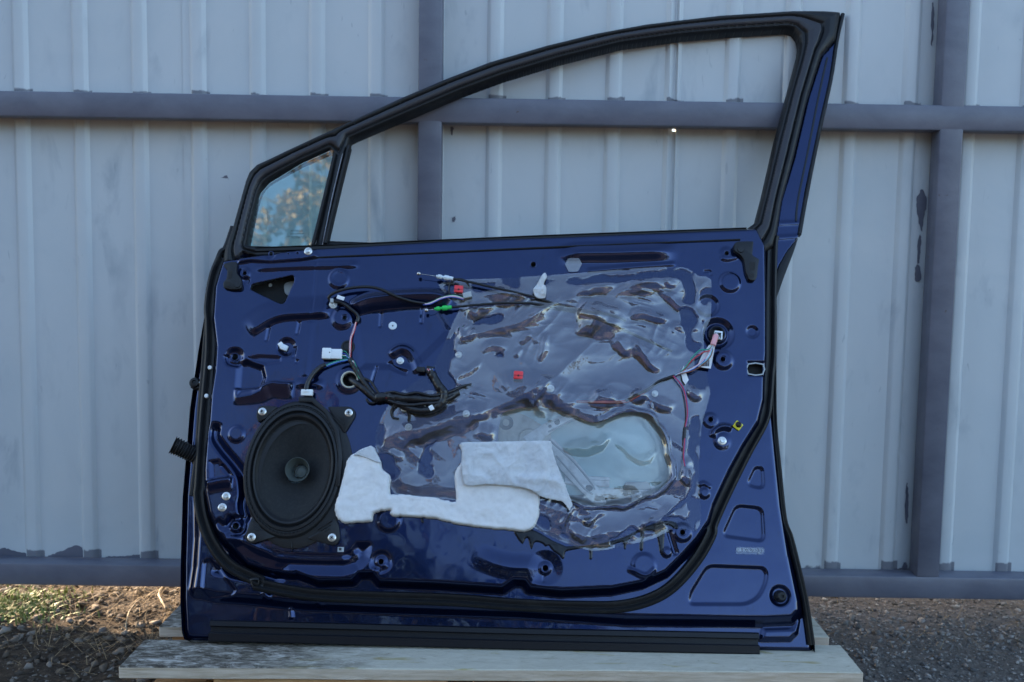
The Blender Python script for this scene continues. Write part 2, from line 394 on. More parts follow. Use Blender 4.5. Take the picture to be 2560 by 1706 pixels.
def heightmesh(name, outer, holes, hfun, step, m, parent, skirt=None, skirt_to=None, crease=None, attr=None):
    o = np.array(outer); (u0, v0), (u1, v1) = o.min(0)-2*step, o.max(0)+2*step
    us, vs = np.arange(u0, u1, step), np.arange(v0, v1, step); U, V = np.meshgrid(us, vs)
    sd = sd_poly(U, V, outer)
    for hq in holes:
        hq = np.array(hq); (a0, b0), (a1, b1) = hq.min(0)-4*step, hq.max(0)+4*step
        i0, i1 = np.searchsorted(us, [a0, a1]); j0, j1 = np.searchsorted(vs, [b0, b1])
        sl_ = (slice(max(j0, 0), j1), slice(max(i0, 0), i1))
        sd[sl_] = np.maximum(sd[sl_], -sd_poly(U[sl_], V[sl_], hq))
    gv, gu = np.gradient(sd, step); gl = np.hypot(gu, gv)+1e-9
    ins = sd <= .5*step; sn = ins & (sd > -.5*step)
    U = np.where(sn, U-sd*gu/gl/np.maximum(gl, .7), U); V = np.where(sn, V-sd*gv/gl/np.maximum(gl, .7), V)
    Hh = hfun(U, V); X = Wn(U, V, Hh).reshape(-1, 3)
    nx = U.shape[1]; idx = np.arange(U.size).reshape(U.shape)
    ok = ins[:-1, :-1] & ins[1:, :-1] & ins[:-1, 1:] & ins[1:, 1:]
    qd = np.stack([idx[:-1, :-1][ok], idx[:-1, 1:][ok], idx[1:, 1:][ok], idx[1:, :-1][ok]], 1)
    used = np.unique(qd); remap = -np.ones(U.size, int); remap[used] = np.arange(len(used)); X = X[used]; qd = remap[qd]
    Uf, Vf, Hf = U.ravel()[used], V.ravel()[used], Hh.ravel()[used]
    if skirt is not None or skirt_to is not None:
        e = np.concatenate([qd[:, [0, 1]], qd[:, [1, 2]], qd[:, [2, 3]], qd[:, [3, 0]]])
        key = np.sort(e, 1); kk = key[:, 0]*(len(X)+1)+key[:, 1]; un, inv, cnt = np.unique(kk, return_inverse=True, return_counts=True)
        be = e[cnt[inv] == 1]; bv = np.unique(be); r2 = -np.ones(len(X), int); r2[bv] = len(X)+np.arange(len(bv))
        low = Hf[bv]-skirt if skirt is not None else np.full(len(bv), float(skirt_to))
        X = np.concatenate([X, Wn(Uf[bv], Vf[bv], low)])
        qd = np.concatenate([qd, np.stack([be[:, 1], be[:, 0], r2[be[:, 0]], r2[be[:, 1]]], 1)])
    ob = fast_mesh(name, X, qd, MT[m], parent, True, False, crease)
    if attr is not None:
        val = np.zeros(len(X), np.float32); val[:len(Uf)] = attr(Uf, Vf)
        a_ = ob.data.attributes.new('contact', 'FLOAT', 'POINT'); a_.data.foreach_set('value', val)
    return ob
def circ(c, r, h0=0., n=24):
    cu, cv = uv1(c, h0); return [(cu+r*PX*math.cos(2*math.pi*k/n), cv+r*PX*math.sin(2*math.pi*k/n)) for k in range(n)]
def rounded(pts, r=3, n=4):
    """round the corners of a uv polygon"""
    out = []; k = len(pts)
    for i in range(k):
        a, b, c_ = (np.array(pts[(i+d) % k], float) for d in (-1, 0, 1))
        la, lc = np.linalg.norm(a-b), np.linalg.norm(c_-b); rr = min(r, la*.45, lc*.45)
        p0, p1 = b+(a-b)/la*rr, b+(c_-b)/lc*rr
        for j in range(n+1):
            t = j/n; out.append(tuple((1-t)**2*p0+2*t*(1-t)*b+t*t*p1))
    return out
# ================================================================== the setting
# ------------------------------------------------------------------ ground
m = MT['soil'] = mat('stony_soil', (.1, .09, .08), .95, 0, .2)
v = coords(m); xs = nd(m, 'ShaderNodeSeparateXYZ'); lk(m, v, xs.inputs[0])
side = ramp(m, mth(m, 'ADD', mth(m, 'MULTIPLY', xs.outputs[0], .5), mth(m, 'ADD', mth(m, 'MULTIPLY', noise(m, v, 3, 4), .5), .25)), [(.40, gray(0)), (.62, gray(1))])
brown = ramp(m, noise(m, v, 60, 8, .7), [(.3, (.036, .026, .019)), (.55, (.105, .073, .050)), (.8, (.20, .15, .105))])
grey_ = ramp(m, noise(m, v, 85, 8, .75), [(.3, (.085, .073, .064)), (.55, (.23, .19, .16)), (.8, (.42, .355, .30))])
lk(m, mixc(m, side, brown, grey_), bsdf(m).inputs['Base Color'])
bump(m, noise(m, v, 120, 8, .8), 1.0, .012)
def axis_lines(lo, hi, f0, f1, fine):
    mid = np.arange(f0, f1+fine/2, fine); g = fine*np.cumsum(1.35**np.arange(1, 40))
    return np.concatenate([(f0-g)[f0-g > lo][::-1], mid, (f1+g)[f1+g < hi]])
gx, gy = axis_lines(-900, 900, -2.0, 2.0, .018), axis_lines(-900, 900, -.5, 1.6, .018)
GX, GY = np.meshgrid(gx, gy)
near = np.exp(-((GX/3)**2+((GY-.5)/3)**2)**2)
def ground_z(X, Y):
    return .010*vnoise(X*1000, Y*1000, 260, 3, 3)+.005*vnoise(X*1000, Y*1000, 70, 5, 3)-.004
GZ = ground_z(GX, GY)*near
idx = np.arange(GX.size).reshape(GX.shape)
gq = np.stack([idx[:-1, :-1].ravel(), idx[:-1, 1:].ravel(), idx[1:, 1:].ravel(), idx[1:, :-1].ravel()], 1)
tag(fast_mesh('ground', np.stack([GX.ravel(), GY.ravel(), GZ.ravel()], 1), gq, MT['soil']), 'dark stony soil yard running under the fence', None, 'structure')

# ------------------------------------------------------------------ gravel: too many to count
def stone_protos(sub, k, seed):
    out = []
    r = np.random.default_rng(seed)
    for i in range(k):
        bm = bmesh.new(); Q = r.normal(size=(sub, 3)); Q /= np.linalg.norm(Q, axis=1)[:, None]; Q *= r.uniform(.75, 1.05, (sub, 1))
        for q in Q: bm.verts.new(q)
        h_ = bmesh.ops.convex_hull(bm, input=list(bm.verts)); bmesh.ops.delete(bm, geom=list({x for x in h_['geom_interior']+h_['geom_unused'] if isinstance(x, bmesh.types.BMVert)}), context='VERTS')
        bmesh.ops.triangulate(bm, faces=list(bm.faces)); bm.verts.index_update()
        V = np.array([v_.co[:] for v_ in bm.verts]); Fc = np.array([[v_.index for v_ in f.verts] for f in bm.faces]); bm.free()
        V *= np.array([1, r.uniform(.55, .9), r.uniform(.35, .7)]); out.append((V, Fc))
    return out
def scatter(name, n, boxes, size, protos, m, seed, sink=.35):
    r = np.random.default_rng(seed); VV, FF = [], []; off = 0
    ar = np.array([(b[1]-b[0])*(b[3]-b[2]) for b in boxes]); ar = ar/ar.sum()
    for i in range(n):
        b = boxes[r.choice(len(boxes), p=ar)]; x, y = r.uniform(b[0], b[1]), r.uniform(b[2], b[3])
        s = size[0]*(size[1]/size[0])**(r.random()**3.2)
        V, Fc = protos[r.integers(len(protos))]; a = r.uniform(0, 6.28); t1, t2 = r.normal(0, .25, 2)
        Rz = np.array([[math.cos(a), -math.sin(a), 0], [math.sin(a), math.cos(a), 0], [0, 0, 1]])
        Rx = np.array([[1, 0, 0], [0, math.cos(t1), -math.sin(t1)], [0, math.sin(t1), math.cos(t1)]])
        P_ = (V*s)@(Rz@Rx).T; z = float(ground_z(np.array([x]), np.array([y]))[0])
        P_ += np.array([x, y, z+s*(.5-sink)]); VV.append(P_); FF.append(Fc+off); off += len(V)
    return fast_mesh(name, np.concatenate(VV), np.concatenate(FF), m, None, False, True)
def stone_mat(name, stops, sc):
    m = mat(name, (.2, .18, .16), .9, 0, .25); g = nd(m, 'ShaderNodeNewGeometry'); rr = ramp(m, g.outputs['Random Per Island'], stops)
    v = coords(m); f = noise(m, v, sc, 5, .7)
    lk(m, mixc(m, mth(m, 'MULTIPLY', f, .6), rr, (.05, .045, .04)), bsdf(m).inputs['Base Color']); bump(m, noise(m, v, 300, 5, .7), .6, .003); return m
MT['stone_l'] = stone_mat('brown_rubble', [(0, (.055, .04, .03)), (.4, (.12, .09, .065)), (.75, (.19, .15, .115)), (1, (.34, .30, .26))], 60)
MT['stone_r'] = stone_mat('grey_gravel', [(0, (.085, .080, .078)), (.45, (.24, .215, .195)), (.8, (.36, .32, .285)), (1, (.55, .50, .45))], 80)
pb, ps = stone_protos(11, 18, 1), stone_protos(11, 14, 2)
tag(scatter('rubble', 9000, [(-1.35, -.50, -.05, .95)], (.0022, .017), pb, MT['stone_l'], 11), 'loose brown rubble stones on the ground left of the pallet', 'rubble', 'stuff')
tag(scatter('gravel', 16000, [(.45, 1.6, -.1, 1.2), (.45, 1.6, -.1, .8), (-.5, .5, .25, .9)], (.0022, .0085), ps, MT['stone_r'], 12), 'fine grey gravel strewn over the soil right of the pallet', 'gravel', 'stuff')
tag(scatter('gravel_pebbles', 3600, [(.45, 1.45, -.02, .95)], (.0035, .013), pb, MT['stone_r'], 13), 'scattered pale pebbles in the grey gravel', 'pebbles', 'stuff')

# grass tuft, dry straw and root runners
MT['grass'] = mat('green_grass', (.17, .21, .05), .6); MT['straw'] = mat('dry_straw', (.30, .20, .10), .8)
MT['root'] = mat('pale_root', (.36, .27, .17), .8)
def blades(n, c, sp, ln, wd, m, name, seed, lean=.8, zlo=.0):
    r = np.random.default_rng(seed); V, Fc = [], []
    for i in range(n):
        x, y = c[0]+r.normal(0, sp[0]), c[1]+r.normal(0, sp[1]); a = r.uniform(0, 6.28); l = ln*r.uniform(.4, 1.2); le = r.uniform(.2, lean)
        dx, dy = math.cos(a), math.sin(a); z = float(ground_z(np.array([x]), np.array([y]))[0])+zlo*r.random(); k = len(V)
        for j, t in enumerate((0, .5, 1)):
            q = wd*(1-t*.85); hz = l*(t*(1-le*t*.6))*(1-le*.75); d = l*le*t*t if lean < 1 else l*t
            V += [(x+dx*d-dy*q, y+dy*d+dx*q, z+hz), (x+dx*d+dy*q, y+dy*d-dx*q, z+hz)]
        Fc += [(k, k+1, k+3, k+2), (k+2, k+3, k+5, k+4)]
    return mesh_obj(name, V, Fc, m)
gp = at_z((20, 1525), 0)
tag(blades(900, (gp.x+.01, gp.y+.02), (.06, .05), .030, .0026, MT['grass'], 'grass_tuft', 3), 'sunlit low green grass tuft among rubble at left edge', 'grass', 'stuff')
tag(blades(1500, (-.66, .40, 0), (.24, .13), .05, .0007, MT['straw'], 'dry_straw', 4, 1.2, .012), 'thin dry brown straw litter by the fence on the left', 'straw', 'stuff')
tag(blades(260, (1.12, .42, 0), (.25, .12), .045, .0006, MT['straw'], 'straw_litter', 5, 1.2, .010), 'sparse dry straw bits on the gravel at right', 'straw', 'stuff')
def runner(pts, r, label):
    q = [tuple(at_z(p, .012+.006*math.sin(i*2.1))) for i, p in enumerate(pts)]
    q = catmull(q, False, 6); rr = [r*(1+.25*math.sin(i*1.3)) for i in range(len(q))]
    vv, ff = tube_data(q, rr, 7); tag(mesh_obj('dry_root', vv, ff, MT['root']), label, 'root', None, 'dry roots on the ground')
runner(G((915, 1195), (905, 1160), (930, 1060), (990, 985)), .0016, 'pale dry root bending down towards a small stone')
runner(G((1195, 1040), (1165, 990), (1140, 935), (1165, 890), (1190, 880)), .0024, 'thicker crooked dry root curling near the door edge')

# ------------------------------------------------------------------ fence
YS = .455; YF = YS-.052
m = MT['sheet'] = mat('pale_blue_sheet', (.4, .45, .48), .42, 0, .5)
v = coords(m); sx = nd(m, 'ShaderNodeSeparateXYZ'); lk(m, v, sx.inputs[0])
big = noise(m, v, 3.2, 6, .62, .9); c = mixc(m, ramp(m, big, [(.35, gray(0)), (.75, gray(.75))]), (.565, .59, .605), (.48, .525, .55))
v2 = coords(m, (1.0, 1.0, .35)); sm = ramp(m, noise(m, v2, 15, 5, .58, .35), [(.56, gray(0)), (.72, gray(.7))])
big2 = ramp(m, noise(m, v, 5, 3), [(.38, gray(0)), (.60, gray(1))])
c = mixc(m, mth(m, 'MULTIPLY', sm, big2), c, (.30, .345, .39))
v3 = coords(m, (5, 1, 1.2), rot=(0, .5, 0)); scr = ramp(m, noise(m, v3, 16, 2, .5, .8), [(.71, gray(0)), (.74, gray(.45))])
c = mixc(m, mth(m, 'MULTIPLY', scr, big2), c, (.24, .28, .32))
lk(m, mth(m, 'ADD', mth(m, 'MULTIPLY', big, .25), .30), bsdf(m).inputs['Roughness'])
SHEETC = c
m2_ = MT['steel_paint'] = mat('grey_fence_paint', (.12, .125, .16), .42, 0, .5)
v = coords(m2_, (1, 1, 1.6)); f = noise(m2_, v, 9, 5, .6, .2)
c2 = ramp(m2_, f, [(.3, (.095, .100, .135)), (.7, (.15, .155, .195))])
vo = coords(m2_); ru = ramp(m2_, noise(m2_, vo, 26, 6, .7), [(.69, gray(0)), (.72, gray(1))])
lk(m2_, mixc(m2_, mth(m2_, 'MULTIPLY', ru, .8), c2, (.085, .045, .025)), bsdf(m2_).inputs['Base Color'])
bump(m2_, noise(m2_, vo, 160, 4), .25, .001)
zt_f, zt_b = at_y((1225, 245.6), YS).z, at_y((1225, 309), YF).z        # mid rail: top, bottom of its front face
zb_t, zb_b = at_y((200, 1410), YF).z, at_y((200, 1465.8), YF).z        # bottom rail
zt_f = at_y((1225, 245.6), YF).z
# grey paint slopped over the sheet just above the rails and beside the posts
def band(z0, z1):
    a = mth(m, 'GREATER_THAN', sx.outputs[2], z0)
    return mth(m, 'MULTIPLY', a, mth(m, 'SUBTRACT', 1., mth(m, 'DIVIDE', mth(m, 'SUBTRACT', sx.outputs[2], z0), z1-z0), True), True)
vd = coords(m, (1, 1, .8)); nz = noise(m, vd, 13, 5, .6, .3)
pitch_x = (at_y((2118, 130), YS).x-at_y((928, 130), YS).x)/8; rib0 = at_y((928, 130), YS).x
fr = nd(m, 'ShaderNodeMath', operation='FRACT'); lk(m, mth(m, 'DIVIDE', mth(m, 'SUBTRACT', sx.outputs[0], rib0-.002), pitch_x), fr.inputs[0])
onrib = mth(m, 'LESS_THAN', fr.outputs[0], .30)
dab = mth(m, 'MULTIPLY', mth(m, 'ADD', mth(m, 'MULTIPLY', onrib, .32), mth(m, 'MULTIPLY', nz, .9)), mth(m, 'ADD', band(zt_f-.01, zt_f+.042), band(zb_t-.01, zb_t+.050)), True)
dabm = ramp(m, dab, [(.42, gray(0)), (.46, gray(.92))])
c = mixc(m, dabm, SHEETC, (.15, .155, .185)); lk(m, c, bsdf(m).inputs['Base Color'])
fence = empty('metal_fence', (0, YS, 0)); tag(fence, 'pale blue-grey ribbed sheet metal fence on grey steel posts and rails', 'fence')
FM = Matrix.Translation((0, -YS, 0))
def fobj(name, V, Fc, m, smooth=True, crease=35):
    return mesh_obj(name, [Vector(x)+Vector((0, -YS, 0)) for x in V], Fc, m, fence, smooth, crease)
ribw, wall, dep = .0215, .0065, .0075
PIN = at_y((1683, 326), YS)
def sheet(k0, k1, dy):
    """ribs k0..k1 of the regular spacing"""
    xs_ = [rib0+pitch_x*k0-.5*pitch_x*.35]; prof = [(xs_[0], 0)]
    for k in range(k0, k1+1):
        x = rib0+pitch_x*k-wall
        for (a, b) in ((0, 0), (wall*.25, -.0012), (wall, -dep+.0008), (wall+.0025, -dep), (wall+ribw-.0025, -dep), (wall+ribw, -dep+.0008), (2*wall+ribw-wall*.25, -.0012), (2*wall+ribw, 0)):
            prof.append((x+a, b))
    prof.append((rib0+pitch_x*(k1+1)-.012, 0)); zs = np.linspace(zb_b+.006, 2.02, 12)
    pin = k0 == -3
    if pin:
        prof = sorted(prof+[(PIN.x-.0022, 0), (PIN.x+.0022, 0)], key=lambda q: q[0]); zs = np.array(sorted(list(zs)+[PIN.z-.0022, PIN.z+.0022]))
        prof = [(x, 0) if abs(x-PIN.x) < .003 else (x, y) for x, y in prof]
    V, Fc = [], []; n = len(prof)
    for side_ in (0, .0007):
        for z in zs:
            for i, (x, y) in enumerate(prof): V.append((x, YS+dy+y+side_+.0009*math.sin(z*3+x*9), z))
    L_ = len(zs)
    for s_ in (0, 1):
        o = s_*n*L_
        for j in range(L_-1):
            for i in range(n-1):
                if pin and abs((prof[i][0]+prof[i+1][0])/2-PIN.x) < .001 and abs((zs[j]+zs[j+1])/2-PIN.z) < .001: continue
                q = [o+j*n+i, o+j*n+i+1, o+(j+1)*n+i+1, o+(j+1)*n+i]; Fc.append(q if s_ == 0 else q[::-1])
    return fobj('ribbed_sheet', V, Fc, MT['sheet'])
# the lap edges fall a little left of ribs -3 and 7
for a_, b_, dy_ in ((-23, -14, .0), (-13, -4, .0018), (-3, 6, 0.), (7, 16, .0018), (17, 26, 0.)): sheet(a_, b_, dy_)
def fbox(name, x0, x1, y0, y1, z0, z1, m, bev=.004):
    c_ = Vector(((x0+x1)/2, (y0+y1)/2, (z0+z1)/2))
    vv, ff = box_data(c_, Vector((1, 0, 0)), Vector((0, 1, 0)), Vector((0, 0, 1)), (x1-x0)/2, (y1-y0)/2, (z1-z0)/2, bev)
    return fobj(name, vv, ff, m)
pxs = [(at_y((1046, 130), YF).x, at_y((1106, 130), YF).x), (at_y((2360, 130), YF).x, at_y((2420, 130), YF).x)]
dpost = pxs[1][0]-pxs[0][0]; wpost = pxs[0][1]-pxs[0][0]
YB = YS-.0080
for k in range(-2, 4):
    x0 = pxs[0][0]+dpost*k if k < 1 else pxs[1][0]+dpost*(k-1)
    fbox('post', x0, x0+wpost, YF, YB, zb_b-.12 if k % 3 == 0 else zb_t-.002, 2.02, MT['steel_paint'])
fbox('rail', pxs[0][0]-2*dpost, pxs[1][1]+2*dpost, YF-.0006, YB+.006, zb_b, zb_t, MT['steel_paint'], .005)
fbox('rail', pxs[0][0]-2*dpost, pxs[1][1]+2*dpost, YF-.0005, YB, zt_b, zt_f, MT['steel_paint'], .004)

# slops of the grey rail paint on the sheets
def paint_dab(pts, dy=.0004, ragged=5):
    q = catmull([(p.x, p.z) for p in (at_y(p_, YS) for p_ in pts)], True, ragged); r = np.random.default_rng(int(pts[0][0]))
    q = [(x+r.normal(0, .0007), z+r.normal(0, .0010)) for x, z in q]; bm = bmesh.new()
    f = bm.faces.new([bm.verts.new((x, YS-dy, z)) for x, z in q]); e = bmesh.ops.extrude_face_region(bm, geom=[f])
    for v_ in e['geom']:
        if isinstance(v_, bmesh.types.BMVert): v_.co.y += dy*.9
    bmesh.ops.recalc_face_normals(bm, faces=bm.faces); bmesh.ops.triangulate(bm, faces=list(bm.faces)); bm.verts.index_update()
    fobj('paint_slop', [v_.co.copy() for v_ in bm.verts], [[v_.index for v_ in f_.verts] for f_ in bm.faces], MT['steel_paint'], False); bm.free()
for pts in (UU((905, 1062), (930, 1105), (928, 1170), (912, 1250), (905, 1300), (888, 1240), (876, 1170), (880, 1110)), UU((888, 1330), (902, 1325), (898, 1400), (888, 1470), (880, 1460)), UU((880, 1480), (895, 1500), (900, 1568), (870, 1568), (868, 1520)),
            UU((965, 20), (975, 60), (970, 180), (960, 260), (958, 120)), UU((1133, 880), (1160, 888), (1150, 915), (1128, 925)), J((1140, 20), (1150, 120), (1148, 260), (1135, 340), (1122, 250), (1128, 120)), J((1115, 640), (1138, 650), (1135, 690), (1040, 695), (1060, 684), (1100, 680)),
            J((1420, 0), (1490, 0), (1475, 60), (1465, 140), (1440, 200), (1425, 150)), G((0, 612), (60, 608), (110, 630), (185, 640), (190, 672), (0, 678)), G((345, 678), (380, 650), (450, 625), (520, 590), (575, 590), (605, 640), (610, 678)), G((760, 678), (800, 662), (900, 664), (960, 655), (1005, 650), (1010, 680)),
            T((1300, 1044), (1380, 1020), (1450, 998), (1455, 1008), (1390, 1040), (1370, 1066), (1340, 1050)), Q((355, 575), (375, 570), (372, 590), (358, 600)), P((768, 752), (785, 752), (780, 796), (772, 790))):
    paint_dab(pts)

# ------------------------------------------------------------------ pallet
DECK = min(W(*uv1(p, -34), -34).z for p in ((470, 1601), (1300, 1621.6), (2020, 1635)))
m = MT['wood_top'] = mat('weathered_board', (.3, .29, .27), .85, 0, .25)
v = coords(m); vg = coords(m, (3.2, 8, 8)); g1 = noise(m, vg, 9, 8, .78, .8)
c = ramp(m, g1, [(.36, (.034, .027, .020)), (.46, (.115, .097, .076)), (.55, (.30, .265, .22)), (.66, (.60, .555, .49))])
sx = nd(m, 'ShaderNodeSeparateXYZ'); lk(m, v, sx.inputs[0])
fresh = ramp(m, mth(m, 'ADD', sx.outputs[0], mth(m, 'MULTIPLY', noise(m, vg, 5, 5, .7), .35)), [(.40, gray(0)), (.62, gray(1))])
pale = ramp(m, g1, [(.28, (.22, .185, .14)), (.42, (.47, .43, .34)), (.8, (.62, .58, .48))])
resin = ramp(m, noise(m, coords(m, (2, 8, 6)), 6, 4, .5, .6), [(.60, gray(0)), (.70, gray(.8))])
pale = mixc(m, resin, pale, (.34, .27, .10))
c = mixc(m, fresh, c, pale)
gn = nd(m, 'ShaderNodeNewGeometry'); sn = nd(m, 'ShaderNodeSeparateXYZ'); lk(m, gn.outputs['True Normal'], sn.inputs[0])
top = mth(m, 'GREATER_THAN', sn.outputs[2], .6)
ve = coords(m, (1, 14, 14)); e1 = noise(m, ve, 14, 6, .65, .3)
edge = ramp(m, e1, [(.3, (.44, .34, .24)), (.6, (.64, .53, .42)), (.85, (.68, .60, .50))])
kn = nd(m, 'ShaderNodeTexVoronoi'); kn.inputs['Scale'].default_value = 5.5; lk(m, v, kn.inputs['Vector'])
knot = ramp(m, kn.outputs['Distance'], [(.035, gray(.8)), (.075, gray(0))])
edge = mixc(m, knot, edge, (.20, .11, .05))
lk(m, mixc(m, top, edge, c), bsdf(m).inputs['Base Color']); bump(m, g1, .6, .004)
MT['wood_raw'] = mat('raw_pine', (.50, .27, .11), .75); m = MT['wood_raw']
v = coords(m, (3, 20, 20)); lk(m, ramp(m, noise(m, v, 8, 5, .6), [(.3, (.36, .16, .055)), (.7, (.56, .33, .15))]), bsdf(m).inputs['Base Color'])
fl, frr = at_z((296, 1667), DECK), at_z((2158.7, 1681.6), DECK); yb1 = at_z((365.7, 1598.8), DECK).y
rl, rr_ = at_z((397, 1565.7), DECK), at_z((2069, 1586), DECK); yb2 = rl.y+(yb1-fl.y)
pal = empty('wooden_pallet', (fl.x, fl.y, 0)); tag(pal, 'weathered wooden pallet lying on the ground under the car door', 'pallet')
def board(name, x0, x1, y0, y1, z0, z1, m, warp=.0, nx=60, seed=0, yaw=0.):
    bm = bmesh.new(); bmesh.ops.create_cube(bm, size=1)
    bmesh.ops.bevel(bm, geom=list(bm.edges), offset=.02, segments=1, affect='EDGES')
    bmesh.ops.subdivide_edges(bm, edges=[e for e in bm.edges if abs(e.verts[0].co.x-e.verts[1].co.x) > .5], cuts=nx, use_grid_fill=True)
    sx_, sy_, sz_ = x1-x0, y1-y0, z1-z0; V = []
    for v_ in bm.verts:
        # keep the chamfer small and even
        p = [0, 0, 0]
        for i, (a, b) in enumerate(((x0, x1), (y0, y1), (z0, z1))):
            c_ = v_.co[i]; L_ = b-a
            if abs(abs(c_)-.48) < 1e-4 and not (i == 0 and abs(c_) < .47): p[i] = (b-.0016 if c_ > 0 else a+.0016)
            elif abs(abs(c_)-.5) < 1e-4: p[i] = b if c_ > 0 else a
            else: p[i] = (a+b)/2+c_*L_
        q = Vector(p); nn = np.array([q.x*1000+seed*311]), np.array([q.y*4000+seed*77])
        q.z += warp*float(vnoise(nn[0], nn[1], 160, seed, 2)[0]); q.y += warp*.8*float(vnoise(nn[0], nn[1]*0+q.z*3000, 60, seed+9, 3)[0])+yaw*(q.x-x0); V.append(q-Vector((fl.x, fl.y, 0)))
    bm.verts.index_update(); Fc = [[v_.index for v_ in f.verts] for f in bm.faces]; bm.free()
    return mesh_obj(name, V, Fc, m, pal, True, 25)
TH = .0205; yw = (frr.y-fl.y)/(frr.x-fl.x)
board('deck_board', fl.x, frr.x, fl.y, yb1, DECK-TH, DECK, MT['wood_top'], .0009, seed=1, yaw=yw)
board('deck_board', rl.x, rr_.x, rl.y, yb2, DECK-TH-.0005, DECK-.0005, MT['wood_top'], .0009, seed=2)
zlow = DECK-TH-.001
for (pa, pb_) in ((530, 1116), (1340, 1560), (1850, 2120)):
    a, b = at_z((pa, 1700), zlow), at_z((pb_, 1700), zlow)
    board('bearer', a.x, b.x, fl.y+.010, fl.y+.060, .018, zlow, MT['wood_raw'], .0006, 20, seed=pa)
for (a, b) in ((rl.x+.02, rl.x+.12), (-.08, .05), (rr_.x-.12, rr_.x-.02)):
    board('block', a, b, rl.y+.01, yb2-.01, .018, zlow, MT['wood_raw'], .0006, 6, seed=int(a*99)+50)
for (a, b) in ((fl.x+.02, fl.x+.11), (-.06, .03), (frr.x-.12, frr.x-.03)):
    board('skid_board', a, b, fl.y+.002, yb2-.002, .001, .0175, MT['wood_raw'], .0004, 6, seed=int(a*99)+80)

# ------------------------------------------------------------------ unseen behind the camera: tree belt, plus hedge and birch added for the reflections
MT['leaf'] = mat('tree_leaf', (.075, .070, .028), .6); MT['bark'] = mat('bark', (.10, .075, .055), .9)
MT['needle'] = mat('evergreen_needle', (.020, .026, .014), .7); MT['autumn'] = mat('autumn_leaf', (.36, .22, .075), .6)
def leaves(clumps, n, size, seed):
    r_ = np.random.default_rng(seed); V, Fc = [], []
    for (c_, rad_) in clumps:
        for j in range(n):
            d_ = r_.normal(size=3); d_ /= np.linalg.norm(d_); p = np.array(c_)+d_*r_.random()**.4*np.array(rad_); p[2] = max(p[2], .1)
            a, b = r_.normal(size=3), r_.normal(size=3); s_ = r_.uniform(*size)
            a = a/np.linalg.norm(a)*s_; b = b/np.linalg.norm(b)*s_; o_ = len(V); V += [p-a, p+b, p+a, p-b]; Fc.append((o_, o_+1, o_+2, o_+3))
    return V, Fc
r_ = np.random.default_rng(5)
cl = [((-75+k*3.1+r_.uniform(-1, 1), -40-r_.uniform(0, 8), h_*.5), (2.4, 2.0, h_*.5)) for k, h_ in enumerate(r_.uniform(7.5, 13.5, 50))]
vv, ff = leaves(cl, 330, (.22, .55), 6)
tag(mesh_obj('wood_belt', vv, ff, MT['leaf'], None, False), 'distant sunlit belt of trees across the yard, seen only in reflections', 'wood', 'stuff')
cl = [((-11.5+k*.62, -10.5+r_.uniform(-.5, .5), h_*.5), (.75, .7, h_*.5)) for k, h_ in enumerate(np.concatenate([r_.uniform(5.6, 6.1, 17), np.linspace(5.1, 4.4, 4), np.linspace(3.6, 2.2, 2)]))]  # hedge added and shaped to darken the lower and left door reflections
vv, ff = leaves(cl, 420, (.08, .2), 8)
tag(mesh_obj('reflection_hedge', vv, ff, MT['needle'], None, False), 'unseen tall evergreen hedge added to darken the reflections in the door', 'hedge', 'stuff')
at_ = empty('reflection_birch', (-2.75, -9.2, 0)); tag(at_, 'unseen slim birch added for a golden reflection in the quarter glass', 'tree')  # birch added to put a golden reflection in the quarter glass
vv, ff = tube_data([(0, 0, -.1), (.05, 0, 2.0), (-.05, .05, 4.2), (.05, 0, 6.2)], [.11, .09, .06, .015], 12); mesh_obj('trunk', vv, ff, MT['bark'], at_)
for k in range(7):
    a = k*2.4; z = 4.3+k*.26; vv, ff = tube_data([(0, 0, z), (math.cos(a)*.25, math.sin(a)*.25, z+.2), (math.cos(a)*.5, math.sin(a)*.5, z+.3)], [.025, .016, .006], 6); mesh_obj('limb', vv, ff, MT['bark'], at_)
cl = [((r_.normal(0, .24), r_.normal(0, .24), r_.uniform(5.0, 6.0)), (.22, .22, .16)) for k in range(15)]
vv, ff = leaves(cl, 150, (.02, .05), 9); mesh_obj('crown', vv, ff, MT['autumn'], at_, False)
# unseen wall added behind the fence to keep sun off the right-hand ground
MT['conc'] = mat('rough_concrete', (.30, .29, .27), .9)
wl = mesh_obj('sun_block_wall', *box_data(Vector((.55, 1.45, .38)), Vector((1, 0, 0)), Vector((0, 1, 0)), Vector((0, 0, 1)), 1.30, .08, .42, .01), MT['conc'], None, True, 30)
tag(wl, 'unseen low concrete wall added behind the fence to shade the ground on the right', 'wall')
# ================================================================== the car door
base_z = DECK
door = empty('car_door', (0, 0.0, 0)); tag(door, 'stripped dark blue car door with speaker and torn clear film, leaning on the fence', 'car door')
def ch(o): return o
